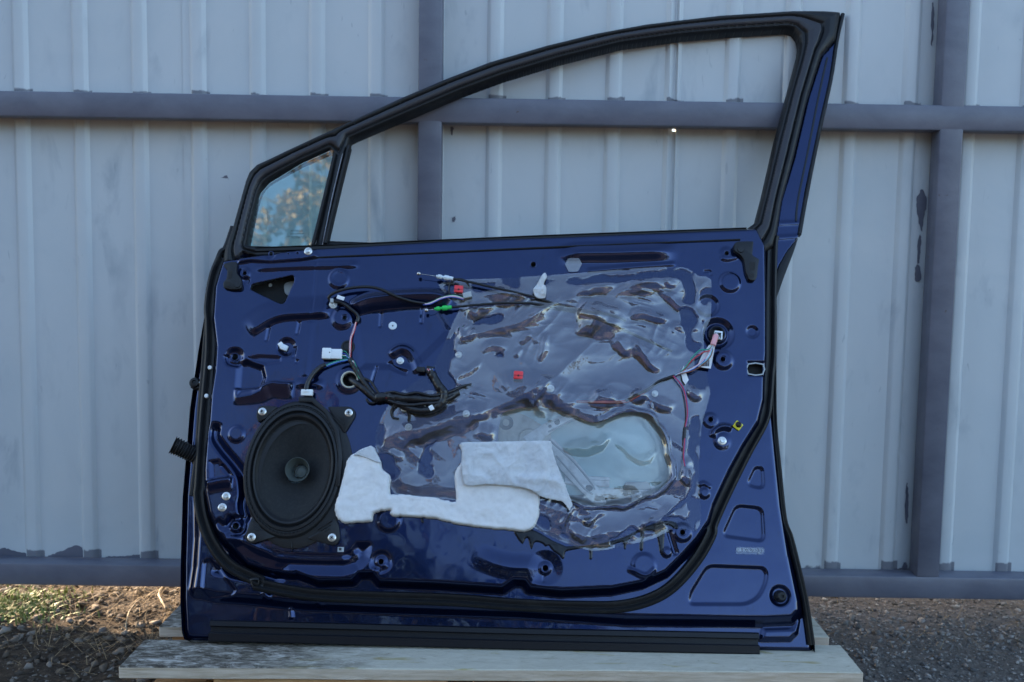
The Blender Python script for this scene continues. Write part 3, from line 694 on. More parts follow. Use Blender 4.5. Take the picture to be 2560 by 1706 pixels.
# ------------------------------------------------------------------ inner panel relief
PF = Field()
PF.add(lambda U, V: np.full(U.shape, -38.0))
FC = [(570, 640), (1100, 590), (1900, 556), (1912, 600), (1915, 900)] + F((1745, 200), (1760, 370), (1790, 700), (1830, 1100), (1900, 1540)) + \
     I((1740, 300), (1800, 590), (1803, 640), (1770, 676), (1600, 684), (700, 672)) + [(1300, 1520), (1000, 1510), (760, 1501), (640, 1488), (540, 1480), (500, 1470)] + \
     R((350, 900), (380, 700), (400, 400), (395, 0)) + [(503, 1180), (510, 1100), (520, 980), (528, 880), (526, 780), (538, 690)]
IC = [(560, 655), (783, 625), (1100, 606), (1890, 575)] + M((783, 500), (790, 1000), (790, 1500)) + F((1703, 0), (1698, 200), (1655, 380), (1530, 580), (1415, 790), (1280, 1080)) + \
     I((1225, 60), (1150, 170), (1060, 270), (950, 380), (800, 450), (600, 490), (270, 505)) + [(1328, 1465), (1315, 1448), (1283, 1446), (1254, 1465), (1092, 1454), (950, 1449), (931, 1428), (892, 1428), (876, 1446), (795, 1448), (737, 1426)] + \
     R((1300, 740), (1100, 730), (850, 650), (700, 500), (570, 325)) + B((290, 1010), (255, 830)) + O((352, 1400), (362, 1250), (382, 1100), (397, 900), (420, 750), (430, 590), (408, 400), (422, 200)) + [(552, 680)]
def skirtstep(pts, Hh, w, h0, pre=2):
    q = uv(pts, h0); wm = w*PX
    PF.f.append((None, 0, lambda U, V: Hh*sstep(wm, -pre, sd_poly(U, V, q))))
skirtstep(FC, 16, 30, -22); skirtstep(IC, 22, 22, 0)
# gentle crown so that the reflection drifts across the face
PF.add(lambda U, V: 1.2*np.sin(U/190.+.6)*np.cos(V/170.)+.9*vnoise(U, V, 150, 21, 2)+.10*vnoise(U, V, 26, 22, 2))
# terrace under the speaker
PF.step(B((560, 1235), (700, 1325), (900, 1390), (1400, 1405), (1490, 1350), (1530, 1300), (1610, 1300), (1600, 1390), (1520, 1470), (1400, 1500), (950, 1490), (800, 1600), (300, 1500), (380, 1300)), -9, 26)
PF.ledge(B((420, 1190), (560, 1270), (760, 1360), (900, 1410), (1400, 1425), (1520, 1370), (1570, 1300)), 5, 18, 30, .08)
# long slots and swells
PF.ledge(A((650, 385), (1000, 366), (1300, 360), (1560, 350)), 3.2, 18, 9, .12)
PF.ledge(D((-60, 330), (200, 300), (500, 296), (900, 285), (1190, 285)), 9, 40, 26, .22)
PF.ledge(D((250, 470), (700, 430), (1150, 398)), 2.0, 14, 6, .06)
PF.ledge(A((610, 930), (760, 825), (900, 775), (1120, 760), (1320, 745)), 6.5, 55, 17, .12)
PF.ledge(A((1450, 720), (1600, 645), (1850, 612), (2120, 600), (2230, 615), (2330, 650)), 11, 22, 34, .10)
PF.step(A((1500, 740), (1750, 720), (1950, 700), (2180, 690), (2300, 900), (2000, 1200), (1560, 1200), (1520, 900)), -3, 20)
for a_, b_ in (((785, 860), (760, 990)), ((1040, 820), (1018, 935)), ((1725, 740), (1715, 870)), ((2075, 690), (2060, 840)), ((1690, 1190), (1640, 1350)), ((1003, 1030), (990, 1130))):
    PF.groove(A(a_, ((a_[0]+b_[0])/2, (a_[1]+b_[1])/2), b_), -3.0, 6)
PF.disc(A((1400, 795))[0], 27, 4.5, 14)
PF.disc(A((1368, 462))[0], 27, 3.2, 9); PF.disc(A((1376, 458))[0], 20, -1.2, 12)
PF.ledge(A((1790, 1110), (1880, 1050), (1960, 1070), (2010, 1150), (2050, 1260)), 6, 16, 18, .12)
PF.groove(A((1780, 1160), (1840, 1215), (1950, 1255)), -2.6, 9)
PF.step(A((610, 1130), (700, 1112), (880, 1120), (880, 1160), (760, 1180), (660, 1160)), -2.4, 7)
PF.disc(A((930, 1040))[0], 22, -4.5, 12)
PF.groove(A((1010, 1170), (1025, 1145)), -2, 5)
PF.step(A((530, 1170), (600, 1160), (725, 1205), (745, 1290), (705, 1390), (640, 1420), (530, 1440), (515, 1380)), -9, 16)
PF.ledge(A((480, 1400), (560, 1400), (700, 1385), (800, 1345), (900, 1350), (1000, 1350)), 10, 8, 40, .10)
PF.ledge(A((990, 1355), (1110, 1350), (1260, 1360)), 4, 20, 12, .3)
PF.disc(A((495, 1120))[0], 21, -6, 14); PF.groove(A((420, 1100), (440, 1170), (530, 1190)), -4, 8)
PF.disc(A((1460, 1310))[0], 34, 3, 12)
PF.disc(A((578, 417))[0], 15, 2.2, 7); PF.disc(A((590, 480))[0], 9, -2.5, 8)
PF.step(K((380, 1170), (490, 1140), (1110, 1110), (1160, 1190), (1000, 1222), (700, 1247), (500, 1230), (380, 1250)), 4, 8)
PF.disc(A((800, 262))[0], 13, -2, 5)
for q_ in ((685, 255), (888, 240), (950, 243), (1028, 240)): PF.disc(A(q_)[0], 4.5, 1.6, 4)
# weld-joint line down the panel
PF.groove(A((1185, 300), (1150, 700), (1140, 780)), -.8, 4); PF.groove(A((1130, 800), (1080, 1300)), .9, 16)
# hinge side
PF.groove(B((350, 250), (325, 370), (380, 470), (480, 590), (555, 700), (575, 850), (560, 960), (600, 1120)), -10, 17)
PF.ledge(B((250, 775), (350, 745), (480, 735)), 7, 10, 30, .12)
PF.step(B((290, 590), (360, 580), (470, 710), (300, 750)), -3, 10)
PF.groove(B((380, 610), (450, 700)), -3, 7)
PF.disc(B((510, 355))[0], 20, 3.2, 8)
PF.disc(B((503, 1130))[0], 27, -5, 10, 0., (14, 6.5, 8))
PF.groove(B((330, 1080), (400, 1130), (470, 1040)), -5, 14)
# lower panel
PF.disc(B((1790, 1075))[0], 28, 3.4, 9)
PF.disc(B((1723, 1428))[0], 25, -3.0, 10, 0., (13, 3.4, 6))
PF.ledge(B((1640, 1500), (1720, 1490), (1790, 1440)), 3.5, 10, 10, .2)
PF.disc(H((2240, 127))[0], 30, -3, 30, 0., (15, 2.6, 7))
PF.groove(H((2228, 170), (2226, 235)), -1.6, 4)
PF.disc(I((810, 350))[0], 29, 3.0, 9)
PF.ledge(I((700, 365), (760, 395), (830, 415), (890, 360)), 2.5, 8, 9, .15)
PF.disc(I((960, 265))[0], 11, 3.2, 6); PF.disc(F((1213, 985))[0], 13, 3.2, 7)
PF.ledge(F((1160, 930), (1210, 905), (1270, 950)), 3, 8, 9, .2)
PF.disc(I((1062, 135))[0], 22, 3.2, 8); PF.groove(I((970, 120), (990, 190), (1020, 285)), -4, 9)
# lock side
PF.disc(D((1665, 575))[0], 27, 3.6, 9); PF.disc(D((1450, 800))[0], 28, -3.6, 9)
PF.disc(D((1545, 1075))[0], 38, -6.5, 17, 0., (26, 5.5, 7))
PF.disc(D((1885, 1058))[0], 15, -3.0, 8)
PF.disc(D((1600, 1335))[0], 24, 4.0, 11); PF.disc(D((1633, 290))[0], 15, 2.0, 14)
PF.ledge(D((1560, 330), (1640, 355), (1760, 320)), 2.4, 16, 7, .2)
PF.groove(D((1405, 465), (1470, 465), (1480, 510)), -2, 4)
PF.disc(F((1265, 375))[0], 19, 2.4, 6)
PF.ledge(F((1275, 520), (1300, 460), (1370, 425), (1450, 440)), 6, 10, 13, .12)
PF.disc(F((1362, 548))[0], 20, 2.0, 12)
PF.step(D((1838, 1352), (2005, 1352), (2005, 1490), (1845, 1485)), -3, 6)
# swelling of the lower panel round the film
PF.ledge(H((1650, 20), (1900, 110), (2100, 130), (2353, 140)), 3, 40, 30, .3)
# flange embosses (recessed, on the lower plane)
for q_, hh_ in ((F((1640, 770), (1702, 772), (1714, 950), (1568, 918)), -3.0), (F((1480, 1088), (1700, 1112), (1716, 1392), (1363, 1345)), -3.2),
                (I((1225, 352), (1590, 366), (1614, 400), (1605, 470), (1560, 560), (1480, 604), (1105, 604), (1115, 530)), -3.2),
                (R((430, 640), (490, 620), (740, 930), (700, 975), (470, 1000), (405, 930)), -4.0)):
    q2 = rounded(uv(q_, -22), 12, 4); wm_ = 9*PX
    PF.f.append((np.array(q2), wm_, (lambda q2, hh_: (lambda U, V: hh_*sstep(wm_/2, -wm_/2, sd_poly(U, V, q2))))(q2, hh_)))
PF.disc(I((1700, 550))[0], 24, -3, 8, -22)
PF.groove(H((60, 300), (100, 380)), 4, 12, -22); PF.groove(H((490, 380), (500, 430)), 3, 12, -22); PF.groove(H((255, 430), (262, 520)), 3, 8, -26)
PF.step(I((1600, 770), (1790, 765), (1825, 715), (1815, 790), (1770, 835), (1580, 835)), 5, 12, -30)

outer = uv([(575, 632), (600, 612), (783, 606), (1100, 594), (1868, 569), (1900, 556)], -4) + \
        uv([(1940, 590), (1938, 756), (1934, 898), (1929.5, 940), (1935.5, 1050), (1950, 1178), (1965, 1297), (1988.5, 1383), (2019, 1509.5), (2025, 1548), (2035, 1612), (2036, 1634), (1900, 1632), (1606, 1626), (1300, 1621.6), (640, 1607.7),
            (476, 1602), (462, 1597), (456, 1580), (452, 1500), (453, 1403), (458, 1240), (470, 1099), (476, 1023), (489, 931), (497, 877), (514, 782), (523, 717), (535, 663), (552, 640)], -34)
PANEL_OUT = outer
# rolled hem along the outer border
hem = outer
PF.add(lambda U, V: -9*sstep(-9, 0, sd_poly(U, V, hem))*(V < 640))
tri = rounded(uv(A((618, 550), (640, 508), (985, 432), (1000, 470), (905, 688))), 9, 4)
SERV = [(1252, 1050), (1272, 1028), (1345, 1018), (1425, 1036), (1480, 1058), (1530, 1045), (1562, 1032), (1618, 1036), (1652, 1068), (1672, 1130), (1676, 1188), (1650, 1222), (1580, 1256), (1480, 1264), (1400, 1244), (1300, 1190), (1248, 1130)]
serv = catmull(uv(SERV), True, 3)
latch = rounded(uv(D((1842, 1370), (1990, 1372), (1990, 1478), (1842, 1470))), 4, 3)
HOLES = [tri, serv, latch]; RIMS = []
for p_, r__ in ((A((800, 252)), 5.2), (A((578, 417)), 5.5), (A((1418, 792)), 6), (A((495, 1120)), 9), (B((503, 1130)), 8), (B((1723, 1428)), 6.5), (H((2240, 127)), 7),
                (D((1633, 290)), 5.8), (D((1595, 1328)), 6.5), (C((1568, 103)), 7), (F((1265, 368)), 6.5), (I((1062, 135)), 6.5), (A((1460, 1310)), 20), (D((1540, 1085)), 18)):
    HOLES.append(circ(p_[0], r__+.8, 0, 20)); RIMS.append((p_[0], r__))
for q_ in (I((1066, 200)),): pass
spc, spt = uv1(B((993, 650))[0]), rad(-4)
HOLES.append([(spc[0]+100*PX*math.cos(a)*math.cos(spt)-146*PX*math.sin(a)*math.sin(spt), spc[1]+100*PX*math.cos(a)*math.sin(spt)+146*PX*math.sin(a)*math.cos(spt)) for a in np.linspace(0, 2*math.pi, 48, endpoint=False)])
panel = heightmesh('inner_panel', outer, HOLES, PF, 1.7, 'paint', door, skirt=1.2)
panel['label'] = 'glossy dark blue pressed inner panel with holes and swages'
print('panel', len(panel.data.vertices))

# ------------------------------------------------------------------ outer skin (back of the door) with folded border
def skin():
    o = np.array(outer); U, V = o[:, 0], o[:, 1]; n = len(o); c_ = o.mean(0); X, Fc = [], []
    rings = ((1.004, -38), (1.004, -52), (.985, -66), (.9, -76), (.6, -84), (.25, -88))
    for s_, hh in rings:
        for i in range(n): X.append(W(c_[0]+(U[i]-c_[0])*s_, c_[1]+(V[i]-c_[1])*s_, hh))
    for k in range(len(rings)-1):
        for i in range(n): Fc.append([k*n+i, k*n+(i+1) % n, (k+1)*n+(i+1) % n, (k+1)*n+i])
    Fc.append([(len(rings)-1)*n+i for i in range(n)]); return X, Fc
X, Fc = skin(); sk = mesh_obj('outer_skin', X, Fc, MT['paint_out'], door, True, 40)
# primer on the inside face of the skin
X2 = [x+EN*.0012 for x in X]; k_ = len(outer)
mesh_obj('skin_lining', X2[2*k_:], [[i-2*k_ for i in f][::-1] for f in Fc if min(f) >= 2*k_], MT['primer'], door)

# ------------------------------------------------------------------ window frame
# traced where the reveal ends, at the back of the frame, except along the sill and the near side of the divider
OPEN_M = uv(K((1250, 1055), (1485, 95)) + [(879.5, 361), (927.5, 340), (1038, 293), (1148.5, 245.6), (1259, 205), (1395, 163.6), (1548, 125), (1700, 103.6), (1827.5, 93), (1961, 84.5), (1977, 89), (1989, 104), (1993, 122), (1991, 142), (1980.6, 182), (1960, 258), (1933, 360), (1901, 500), (1884, 564)], -36) + uv([(1868, 569), (1405, 587), (1100, 600), (980, 604)], -12)
OPEN_Q = uv(K((1300, 190), (1095, 1075)), -12) + uv(K((490, 1105), (520, 930), (590, 640), (608, 590), (640, 530), (690, 485), (755, 445), (1000, 310), (1285, 185)), -36)
ARCH = K((230, 1120), (310, 900), (390, 620), (440, 440), (475, 350), (550, 275), (640, 235), (1140, 0)) + P((200, 700), (480, 570), (740, 460), (1000, 360), (1330, 265), (1620, 195), (1920, 140), (2353, 88)) + L((600, 100), (900, 80), (1130, 72), (1268, 78))
RIGHT = L((1266, 110), (1230, 300), (1115, 435), (1010, 760), (900, 1230), (808, 1568)) + M((910, 400), (885, 520))
frame_out = uv([(553, 655)] + ARCH + RIGHT + M((800, 560), (735, 640), (650, 640), (660, 560), (690, 440)) + [(1862, 592), (1405, 606), (1100, 620), (783, 632), (640, 636)] + K((420, 1130), (330, 1230)), -12)
outer_line = uv([(553, 655)] + ARCH + RIGHT + M((735, 640)), -12)
def frame_h(U, V):
    do = np.abs(pl_dist(U, V, outer_line)[0]); di = np.minimum(np.abs(sd_poly(U, V, OPEN_M)), np.abs(sd_poly(U, V, OPEN_Q)))
    t = do/(do+di+1e-6)
    h = np.interp(t, [0, .05, .12, .24, .34, .385, .41, .44, .60, .735, .76, .79, .83, .90, .97, 1.0], [-22, -13, -8, -5, -8, -13, -13, -5, -5, -8, -15, -15, -10, -12, -17, -22])
    return h
frame = heightmesh('window_frame', frame_out, [OPEN_M, OPEN_Q], frame_h, 1.7, 'trim', door, skirt_to=-40)
frame['label'] = 'black window frame with rubber run channel'
frame.data.materials.append(MT['rubber'])
_c = np.zeros(len(frame.data.polygons)*3, np.float32); frame.data.polygons.foreach_get('center', _c); _c = _c.reshape(-1, 3)-DOn
_u, _v = (_c@EUn)*1000, (_c@EVn)*1000; _do = np.abs(pl_dist(_u, _v, outer_line)[0]); _di = np.minimum(np.abs(sd_poly(_u, _v, OPEN_M)), np.abs(sd_poly(_u, _v, OPEN_Q)))
_t = _do/(_do+_di+1e-6); frame.data.polygons.foreach_set('material_index', np.where((_t > .43) & (_t < .74), 0, 1).astype(np.int32))
# small vent pin holes in the frame's rubber
for p_ in P((203, 731), (473, 609), (751, 493), (1038, 392), (1329, 302), (1623, 224), (1926, 170), (2230, 137)) + L((903, 950), (798, 1340)) + K((1062, 95), (477, 575)):
    lathe('rubber_pin', p_, -7.5, [(1.5, 0), (1.5, 2.2), (.9, 2.8), (0, 2.9)], 'dark', frame, 8)
# blue pillar cover
pil = uv(L((1222, 320), (1118, 438), (1012, 765), (902, 1235), (800, 1568)) + M((900, 400), (884, 560), (884, 830), (925, 690), (1000, 560), (1098, 432), (1110, 400), (1172, 0)) + L((1085, 1050), (1180, 620)), -24)
def pil_h(U, V):
    h = np.full(U.shape, -26.)+.5*vnoise(U, V, 60, 31, 2)
    for pa in (M((880, 300), (1000, 296), (1120, 290)), M((870, 432), (980, 428), (1110, 418))):
        d, t, _ = pl_dist(U, V, uv(pa, -24)); h = h+1.6*np.where(d < 0, sstep(-9, 0, d), sstep(5, 0, d))
    return h
heightmesh('pillar_cover', pil, [], pil_h, 2.2, 'paint_out', door, skirt_to=-50)
sweep('pillar_edge_strip', L((1276, 112), (1228, 330), (1183, 620), (1087, 1050), (984, 1568)) + M((1115, 395),), -26, [(-3.5, -14), (-3.5, 2), (-1.5, 4), (2, 4), (4, 1), (4, -14)], 'rubber', door)
sweep('pillar_groove_strip', L((1154, 455), (1090, 740), (1000, 1200), (925, 1568)) + M((1082, 275),), -26, [(-1.6, -3), (-1.6, 2), (1.6, 2), (1.6, -3)], 'plastic', door)
prism('pillar_foot_rubber', uv(M((1103, 430), (1000, 555), (930, 680), (888, 800), (888, 1032), (962, 820), (1062, 560)), -26), -46, -24, 'rubber', door, 1.5)
# ------------------------------------------------------------------ belt seal and division bar
sweep('belt_seal', [(640, 630), (783, 625), (1100, 611), (1405, 598), (1700, 587), (1866, 581)], -8,
      [(-8.2, -14), (-8.2, 0), (-6.5, 3), (-3, 3), (-2.2, 0), (-1.2, 0), (-.4, 5), (4.5, 5.5), (5, 2.5), (6, 2.5), (6.5, 6), (8.2, 4), (8.2, -14)], 'rubber', door)
sweep('belt_bead', [(700, 655), (790, 645), (1100, 632), (1405, 618), (1700, 606), (1850, 600)], 0, [(-1.5, -6), (-1.5, 2), (0, 3), (1.5, 2), (1.5, -6)], 'rubber', door)
dv = sweep('division_channel', [(848, 383), (822, 490), (797, 612)], -14, [(-8, -14), (-8, 2), (-6.5, 2.5), (-6, -4), (6, -4), (6.5, 2.5), (8, 2), (8, -14)], 'galv', door)
MT['channel'] = mat('grey_channel_paint', (.26, .26, .29), .5, .1); speckle(MT['channel'], (.30, .30, .33), (.12, .08, .06), 30, .5, .85); dv.data.materials[0] = MT['channel']
for pts in (K((1325, 180), (1215, 640), (1108, 1075)), K((1462, 105), (1345, 580), (1232, 1058))):
    sweep('division_seal', pts, -12, [(-3.2, -14), (-3.2, 4), (-1.5, 6.5), (1.5, 6.5), (3.2, 4), (3.2, -14)], 'rubber', door)
# ------------------------------------------------------------------ quarter glass with its marking
qg = uv(K((1320, 165), (1100, 1095), (470, 1125), (500, 920), (570, 630), (600, 560), (690, 470), (1000, 295), (1300, 170)), -24)
vq0, vq1 = min(q[1] for q in qg), max(q[1] for q in qg)
def qh(v): return -43+30*(v-vq0)/(vq1-vq0)                 # the pane leans inboard, as car windows do
quarter = prism('quarter_glass', qg, 0, 3, 'glass_q', door, 0)
for v_ in quarter.data.vertices:
    d_ = v_.co-DO; v_.co = v_.co+EN*(.001*qh(d_.dot(EV)*1000))
quarter['label'] = 'small tinted quarter glass with mirrored lettering'
def text(name, s, p, size_mm, h, m, parent, mirror=False, align='CENTER', rot=0., squeeze=1.):
    c_ = bpy.data.curves.new(name, 'FONT'); c_.body = s; c_.align_x = align; c_.align_y = 'CENTER'; c_.size = size_mm*.001; c_.extrude = .00008
    o = bpy.data.objects.new(name, c_); COL.objects.link(o); bpy.context.view_layer.update()
    me = bpy.data.meshes.new_from_object(o.evaluated_get(bpy.context.evaluated_depsgraph_get())); bpy.data.objects.remove(o)
    u, v = uv1(p, h); sx_ = (-1 if mirror else 1)*squeeze; cr, sr = math.cos(rot), math.sin(rot)
    for vt in me.vertices:
        x, y = vt.co.x*1000*sx_, vt.co.y*1000; vt.co = W(u+x*cr-y*sr, v+x*sr+y*cr, h+vt.co.z*1000)
    me.materials.clear(); me.materials.append(MT[m]); me.name = name
    return link(bpy.data.objects.new(name, me), parent)
for s_, q_, sz in (('TOYOTA', (948, 932), 5.6), ('PILKINGTON', (950, 960), 4.6), ('TOUGHENED GF', (925, 987), 3.6), ('43R-001583', (940, 1001), 3.6), ('....', (962, 1022), 3.6)):
    text('glass_marking', s_, K(q_)[0], sz, qh(uv1(K(q_)[0], -36)[1])+4.2, 'glass_ink', quarter, True, rot=rad(1.5))
hE = qh(uv1(K((1022, 997))[0], -36)[1])+4.2
text('glass_marking', 'E1', K((1022, 997))[0], 4.6, hE, 'glass_ink', quarter, True)
def ringo(name, p, h, r0, r1, m, parent, th=.12, seg=28, ex=1., ey=1.):
    return lathe(name, p, h, [(r0, 0), (r0, th), (r1, th), (r1, 0)], m, parent, seg, ex, ey)
def ring_mesh(name, p, h, r0, r1, th, m, parent, seg=28, ex=1., ey=1.):
    o = lathe(name, p, h, [(r1, 0), (r1, th*.7), (r1-(r1-r0)*.3, th), (r0+(r1-r0)*.3, th), (r0, th*.7), (r0, 0)], m, parent, seg, ex, ey)
    bm = bmesh.new(); bm.from_mesh(o.data); bm.faces.ensure_lookup_table()
    big = [f for f in bm.faces if len(f.verts) > 4]; bmesh.ops.delete(bm, geom=big, context='FACES_ONLY'); bm.to_mesh(o.data); bm.free(); return o
ring_mesh('glass_marking', K((1022, 997))[0], hE-.2, 3.3, 3.7, .25, 'glass_ink', quarter, 24)
# ------------------------------------------------------------------ weatherstrips
SEALP = [(-10, -1), (-10.5, 5), (-8, 9), (-3, 8.5), (-.6, 5.5), (.6, 5.5), (2, 9), (5.5, 13), (9, 12), (11, 6), (11, -1)]
seal_path = M((868, 420), (852, 500), (842, 900), (838, 1500)) + F((1747, 0), (1732, 200), (1700, 380), (1560, 640), (1400, 960), (1275, 1240)) + \
    I((1240, 150), (1150, 310), (1000, 480), (850, 570), (650, 618), (400, 622), (0, 608)) + H((1500, 370), (700, 345), (350, 318), (0, 246)) + R((1000, 845), (700, 690), (530, 480), (430, 230), (395, 0)) + \
    O((322, 1500), (338, 1250), (362, 950), (388, 650), (390, 450), (384, 330), (412, 150), (462, 20))
sweep('weatherstrip', seal_path, -22, SEALP, 'rubber', door, False, 5, 60)
sweep('door_edge_seal', O((265, 1568), (300, 1300), (320, 1000), (345, 700), (370, 380), (390, 200), (425, 60), (455, -20)) + K((260, 1100), (330, 900)), -30, [(-5, -6), (-5, 6), (-2, 9), (2, 9), (5, 6), (5, -6)], 'rubber', door)
sweep('door_edge_seal', M((868, 1100), (868, 1500)) + F((1795, 370), (1835, 800), (1878, 1200)) + I((1768, 180), (1838, 470), (1872, 640), (1905, 870)), -34, [(-5.5, -6), (-5.5, 5), (-3, 9), (0, 6), (3, 8), (5.5, 4), (5.5, -6)], 'rubber', door)
sweep('sill_strip', [(526, 1574), (900, 1583), (1300, 1594), (1600, 1600), (1896, 1606)], -33,
      [(-20, -3), (-20, 5), (-18, 7), (-6.5, 8), (-5, 6.5), (-4.6, -1), (4.6, -1), (5, 6), (6.5, 7.5), (14, 7), (16, 4.5), (16, -3)], 'sill', door, False, 3, 25)
# ================================================================== fittings on the door
def on(p, dh=0.):
    """panel height under a pixel"""
    u, v = uv1(p, 0); return float(PF(np.array([[u]]), np.array([[v]]))[0, 0])+dh
for p_, r__ in RIMS:                                        # rolled edge of each punched hole
    if r__ < 12: ring_mesh('hole_rim', p_, on((p_[0]+r__+2, p_[1]))-.6, r__*PX, (r__+2.6)*PX, 1.1, 'paint', door, 24)
# ------------------------------------------------------------------ bolts
def bolt(p, r, parent=None, h=None, name='bolt', washer=True, m='zinc', cross=False):
    parent = parent or door; h = on(p) if h is None else h; r *= PX
    b = lathe(name, p, h-.3, [(r, 0), (r, 1.2), (r*.9, 1.8), (r*.62, 2.0)], m, parent, 24)
    cu, cv = uv1(p, h); a0 = random.uniform(0, 1); prof = [(.60, 1.6), (.60, 4.6), (.50, 5.4), (.36, 5.4), (.30, 4.2)]; V, Fc = [], []
    for (q, y) in prof:
        for k in range(6):
            a = a0+k*math.pi/3; V.append(W(cu+r*q*math.cos(a), cv+r*q*math.sin(a), h+y))
    for i in range(len(prof)-1):
        for k in range(6): Fc.append([i*6+k, i*6+(k+1) % 6, (i+1)*6+(k+1) % 6, (i+1)*6+k])
    Fc.append([(len(prof)-1)*6+k for k in range(6)])
    mesh_obj('hex_head', V, Fc, MT[m], b if b.parent == door else parent, True, 20)
    if cross and b.parent != door:
        for k in range(2):
            ax = EU*math.cos(a0+k*math.pi/2)+EV*math.sin(a0+k*math.pi/2); ay = EN.cross(ax)
            vv, ff = box_data(W(cu, cv, h+5.2), ax, ay, EN, r*.00038, r*.00009, .0004); mesh_obj('cross_slot', vv, ff, MT['dark'], parent, False)
    return b
for p_, r__ in ((A((1112, 232)), 11), (A((1885, 1152)), 10), (B((423, 878)), 11), (B((390, 972)), 11), (C((690, 1165)), 9), (E((77, 387)), 10), (E((590, 268)), 10), (E((1343, 42)), 10), (F((1362, 548)), 11.5), (F((797, 150)), 9)):
    bolt(p_[0], r__)
# ------------------------------------------------------------------ oval loudspeaker
sp = B((993, 650))[0]; TL = rad(-4)
spk = empty('speaker', (0, 0, 0)); spk.parent = door; spk['label'] = 'oval black loudspeaker with ribbed rim and four screw ears'
RX, RY = 125*PX, 174*PX
def sl_(name, prof, m, seg=72, c=sp, rx=RX, ry=RY, tilt=TL, crease=30):
    return lathe(name, c, 0, [(r, h) for r, h in prof], m, spk, seg, rx, ry, tilt, crease)
def open_lathe(name, prof, m, **kw):
    o = sl_(name, prof, m, **kw); bm = bmesh.new(); bm.from_mesh(o.data)
    bmesh.ops.delete(bm, geom=[f for f in bm.faces if len(f.verts) > 4], context='FACES_ONLY'); bm.to_mesh(o.data); bm.free(); return o
# backing flange behind the basket, sitting lower and a little to the right
bk = B((1040, 700))[0]
open_lathe('backing_flange', [(1.125, 0), (1.12, 3), (1.05, 4.5), (.80, 4.5)], 'plastic', c=bk, rx=RX*.99, ry=RY*.97)
open_lathe('basket_rim', [(1.03, 2), (1.03, 8), (1.0, 11), (.965, 11.5), (.955, 9.5), (.935, 9.5), (.925, 12.5), (.88, 13), (.865, 9), (.84, 6)], 'plastic')
open_lathe('surround', [(.865, 7), (.85, 9.5), (.82, 11.5), (.79, 10.5), (.765, 7), (.74, 4.5)], 'rubber')
open_lathe('cone', [(.75, 4.8), (.72, 4.6), (.60, -1), (.45, -8), (.30, -15), (.20, -20)], 'cone')
wc = B((1022, 655))[0]
whz = [(31*PX, 4), (29*PX, 2.0), (25*PX, -3), (20*PX, -9), (17*PX, -12)]
o = lathe('whizzer_cone', wc, 0, [(32*PX, 3.6)]+whz, 'cap', spk, 40)
bm = bmesh.new(); bm.from_mesh(o.data); bmesh.ops.delete(bm, geom=[f for f in bm.faces if len(f.verts) > 4], context='FACES_ONLY'); bm.to_mesh(o.data); bm.free()
lathe('dust_cap', B((1048, 670))[0], 0, [(16.5*PX, -10), (15.5*PX, -3), (13.5*PX, -2), (12.5*PX, -4), (6*PX, -3), (0, -2.6)], 'cap', spk, 28)
# rim ticks
cu_, cv_ = uv1(sp); parts = []
for k in range(72):
    a = 2*math.pi*k/72; x_, y_ = .985*RX*math.cos(a), .985*RY*math.sin(a); x2, y2 = .94*RX*math.cos(a), .94*RY*math.sin(a)
    ct, st = math.cos(TL), math.sin(TL); p1 = W(cu_+x_*ct-y_*st, cv_+x_*st+y_*ct, 11.2); p2 = W(cu_+x2*ct-y2*st, cv_+x2*st+y2*ct, 11.2)
    ax = (p2-p1).normalized(); parts.append(box_data((p1+p2)/2, ax, EN.cross(ax), EN, (p2-p1).length/2, .0008, .0012))
vv, ff = join(parts); mesh_obj('rim_ribs', vv, ff, MT['plastic'], spk, False)
for ear, scr in ((B((690, 170), (700, 135), (735, 122), (870, 130), (800, 190), (700, 270), (682, 215)), (727, 167)),
                 (B((1275, 130), (1470, 130), (1512, 165), (1512, 210), (1420, 360), (1360, 260)), (1453, 177)),
                 (B((655, 1030), (760, 1130), (860, 1220), (640, 1282), (595, 1255), (590, 1210)), (636, 1222)),
                 (B((1340, 1060), (1375, 1120), (1385, 1240), (1350, 1290), (1310, 1290), (1100, 1235), (1240, 1160)), (1312, 1226))):
    prism('mounting_ear', rounded(uv(ear), 6, 3), 0, 7.5, 'plastic', spk, 1.2)
    bolt(B(scr)[0], 10.5, spk, 7.4, 'speaker_screw', cross=True)
    # stiffening ribs on the ear
    cx_, cy_ = uv1(B(scr)[0]); d_ = np.array([cu_-cx_, cv_-cy_]); d_ /= np.linalg.norm(d_); nn = np.array([-d_[1], d_[0]]); parts = []
    for j in range(3):
        c_ = np.array([cx_, cy_])+d_*(15+5*j); L_ = 5+5*j
        parts.append(box_data(W(c_[0], c_[1], 8.0), EU*nn[0]+EV*nn[1], EU*d_[0]+EV*d_[1], EN, L_*.001, .0007, .0018))
    vv, ff = join(parts); mesh_obj('ear_ribs', vv, ff, MT['plastic'], spk, False)
lathe('rim_tab', B((975, 1300))[0], 4, [(2, 0), (1.2, 2.5), (0, 2.8)], 'plastic', spk, 10, .6, 5)
prism('connector_strap', uv(B((1045, 55), (1160, 55), (1290, 170), (1380, 330), (1410, 560), (1385, 800), (1350, 800), (1375, 560), (1345, 340), (1260, 190), (1150, 100), (1045, 95))), 11, 14.2, 'plastic', spk, .8)
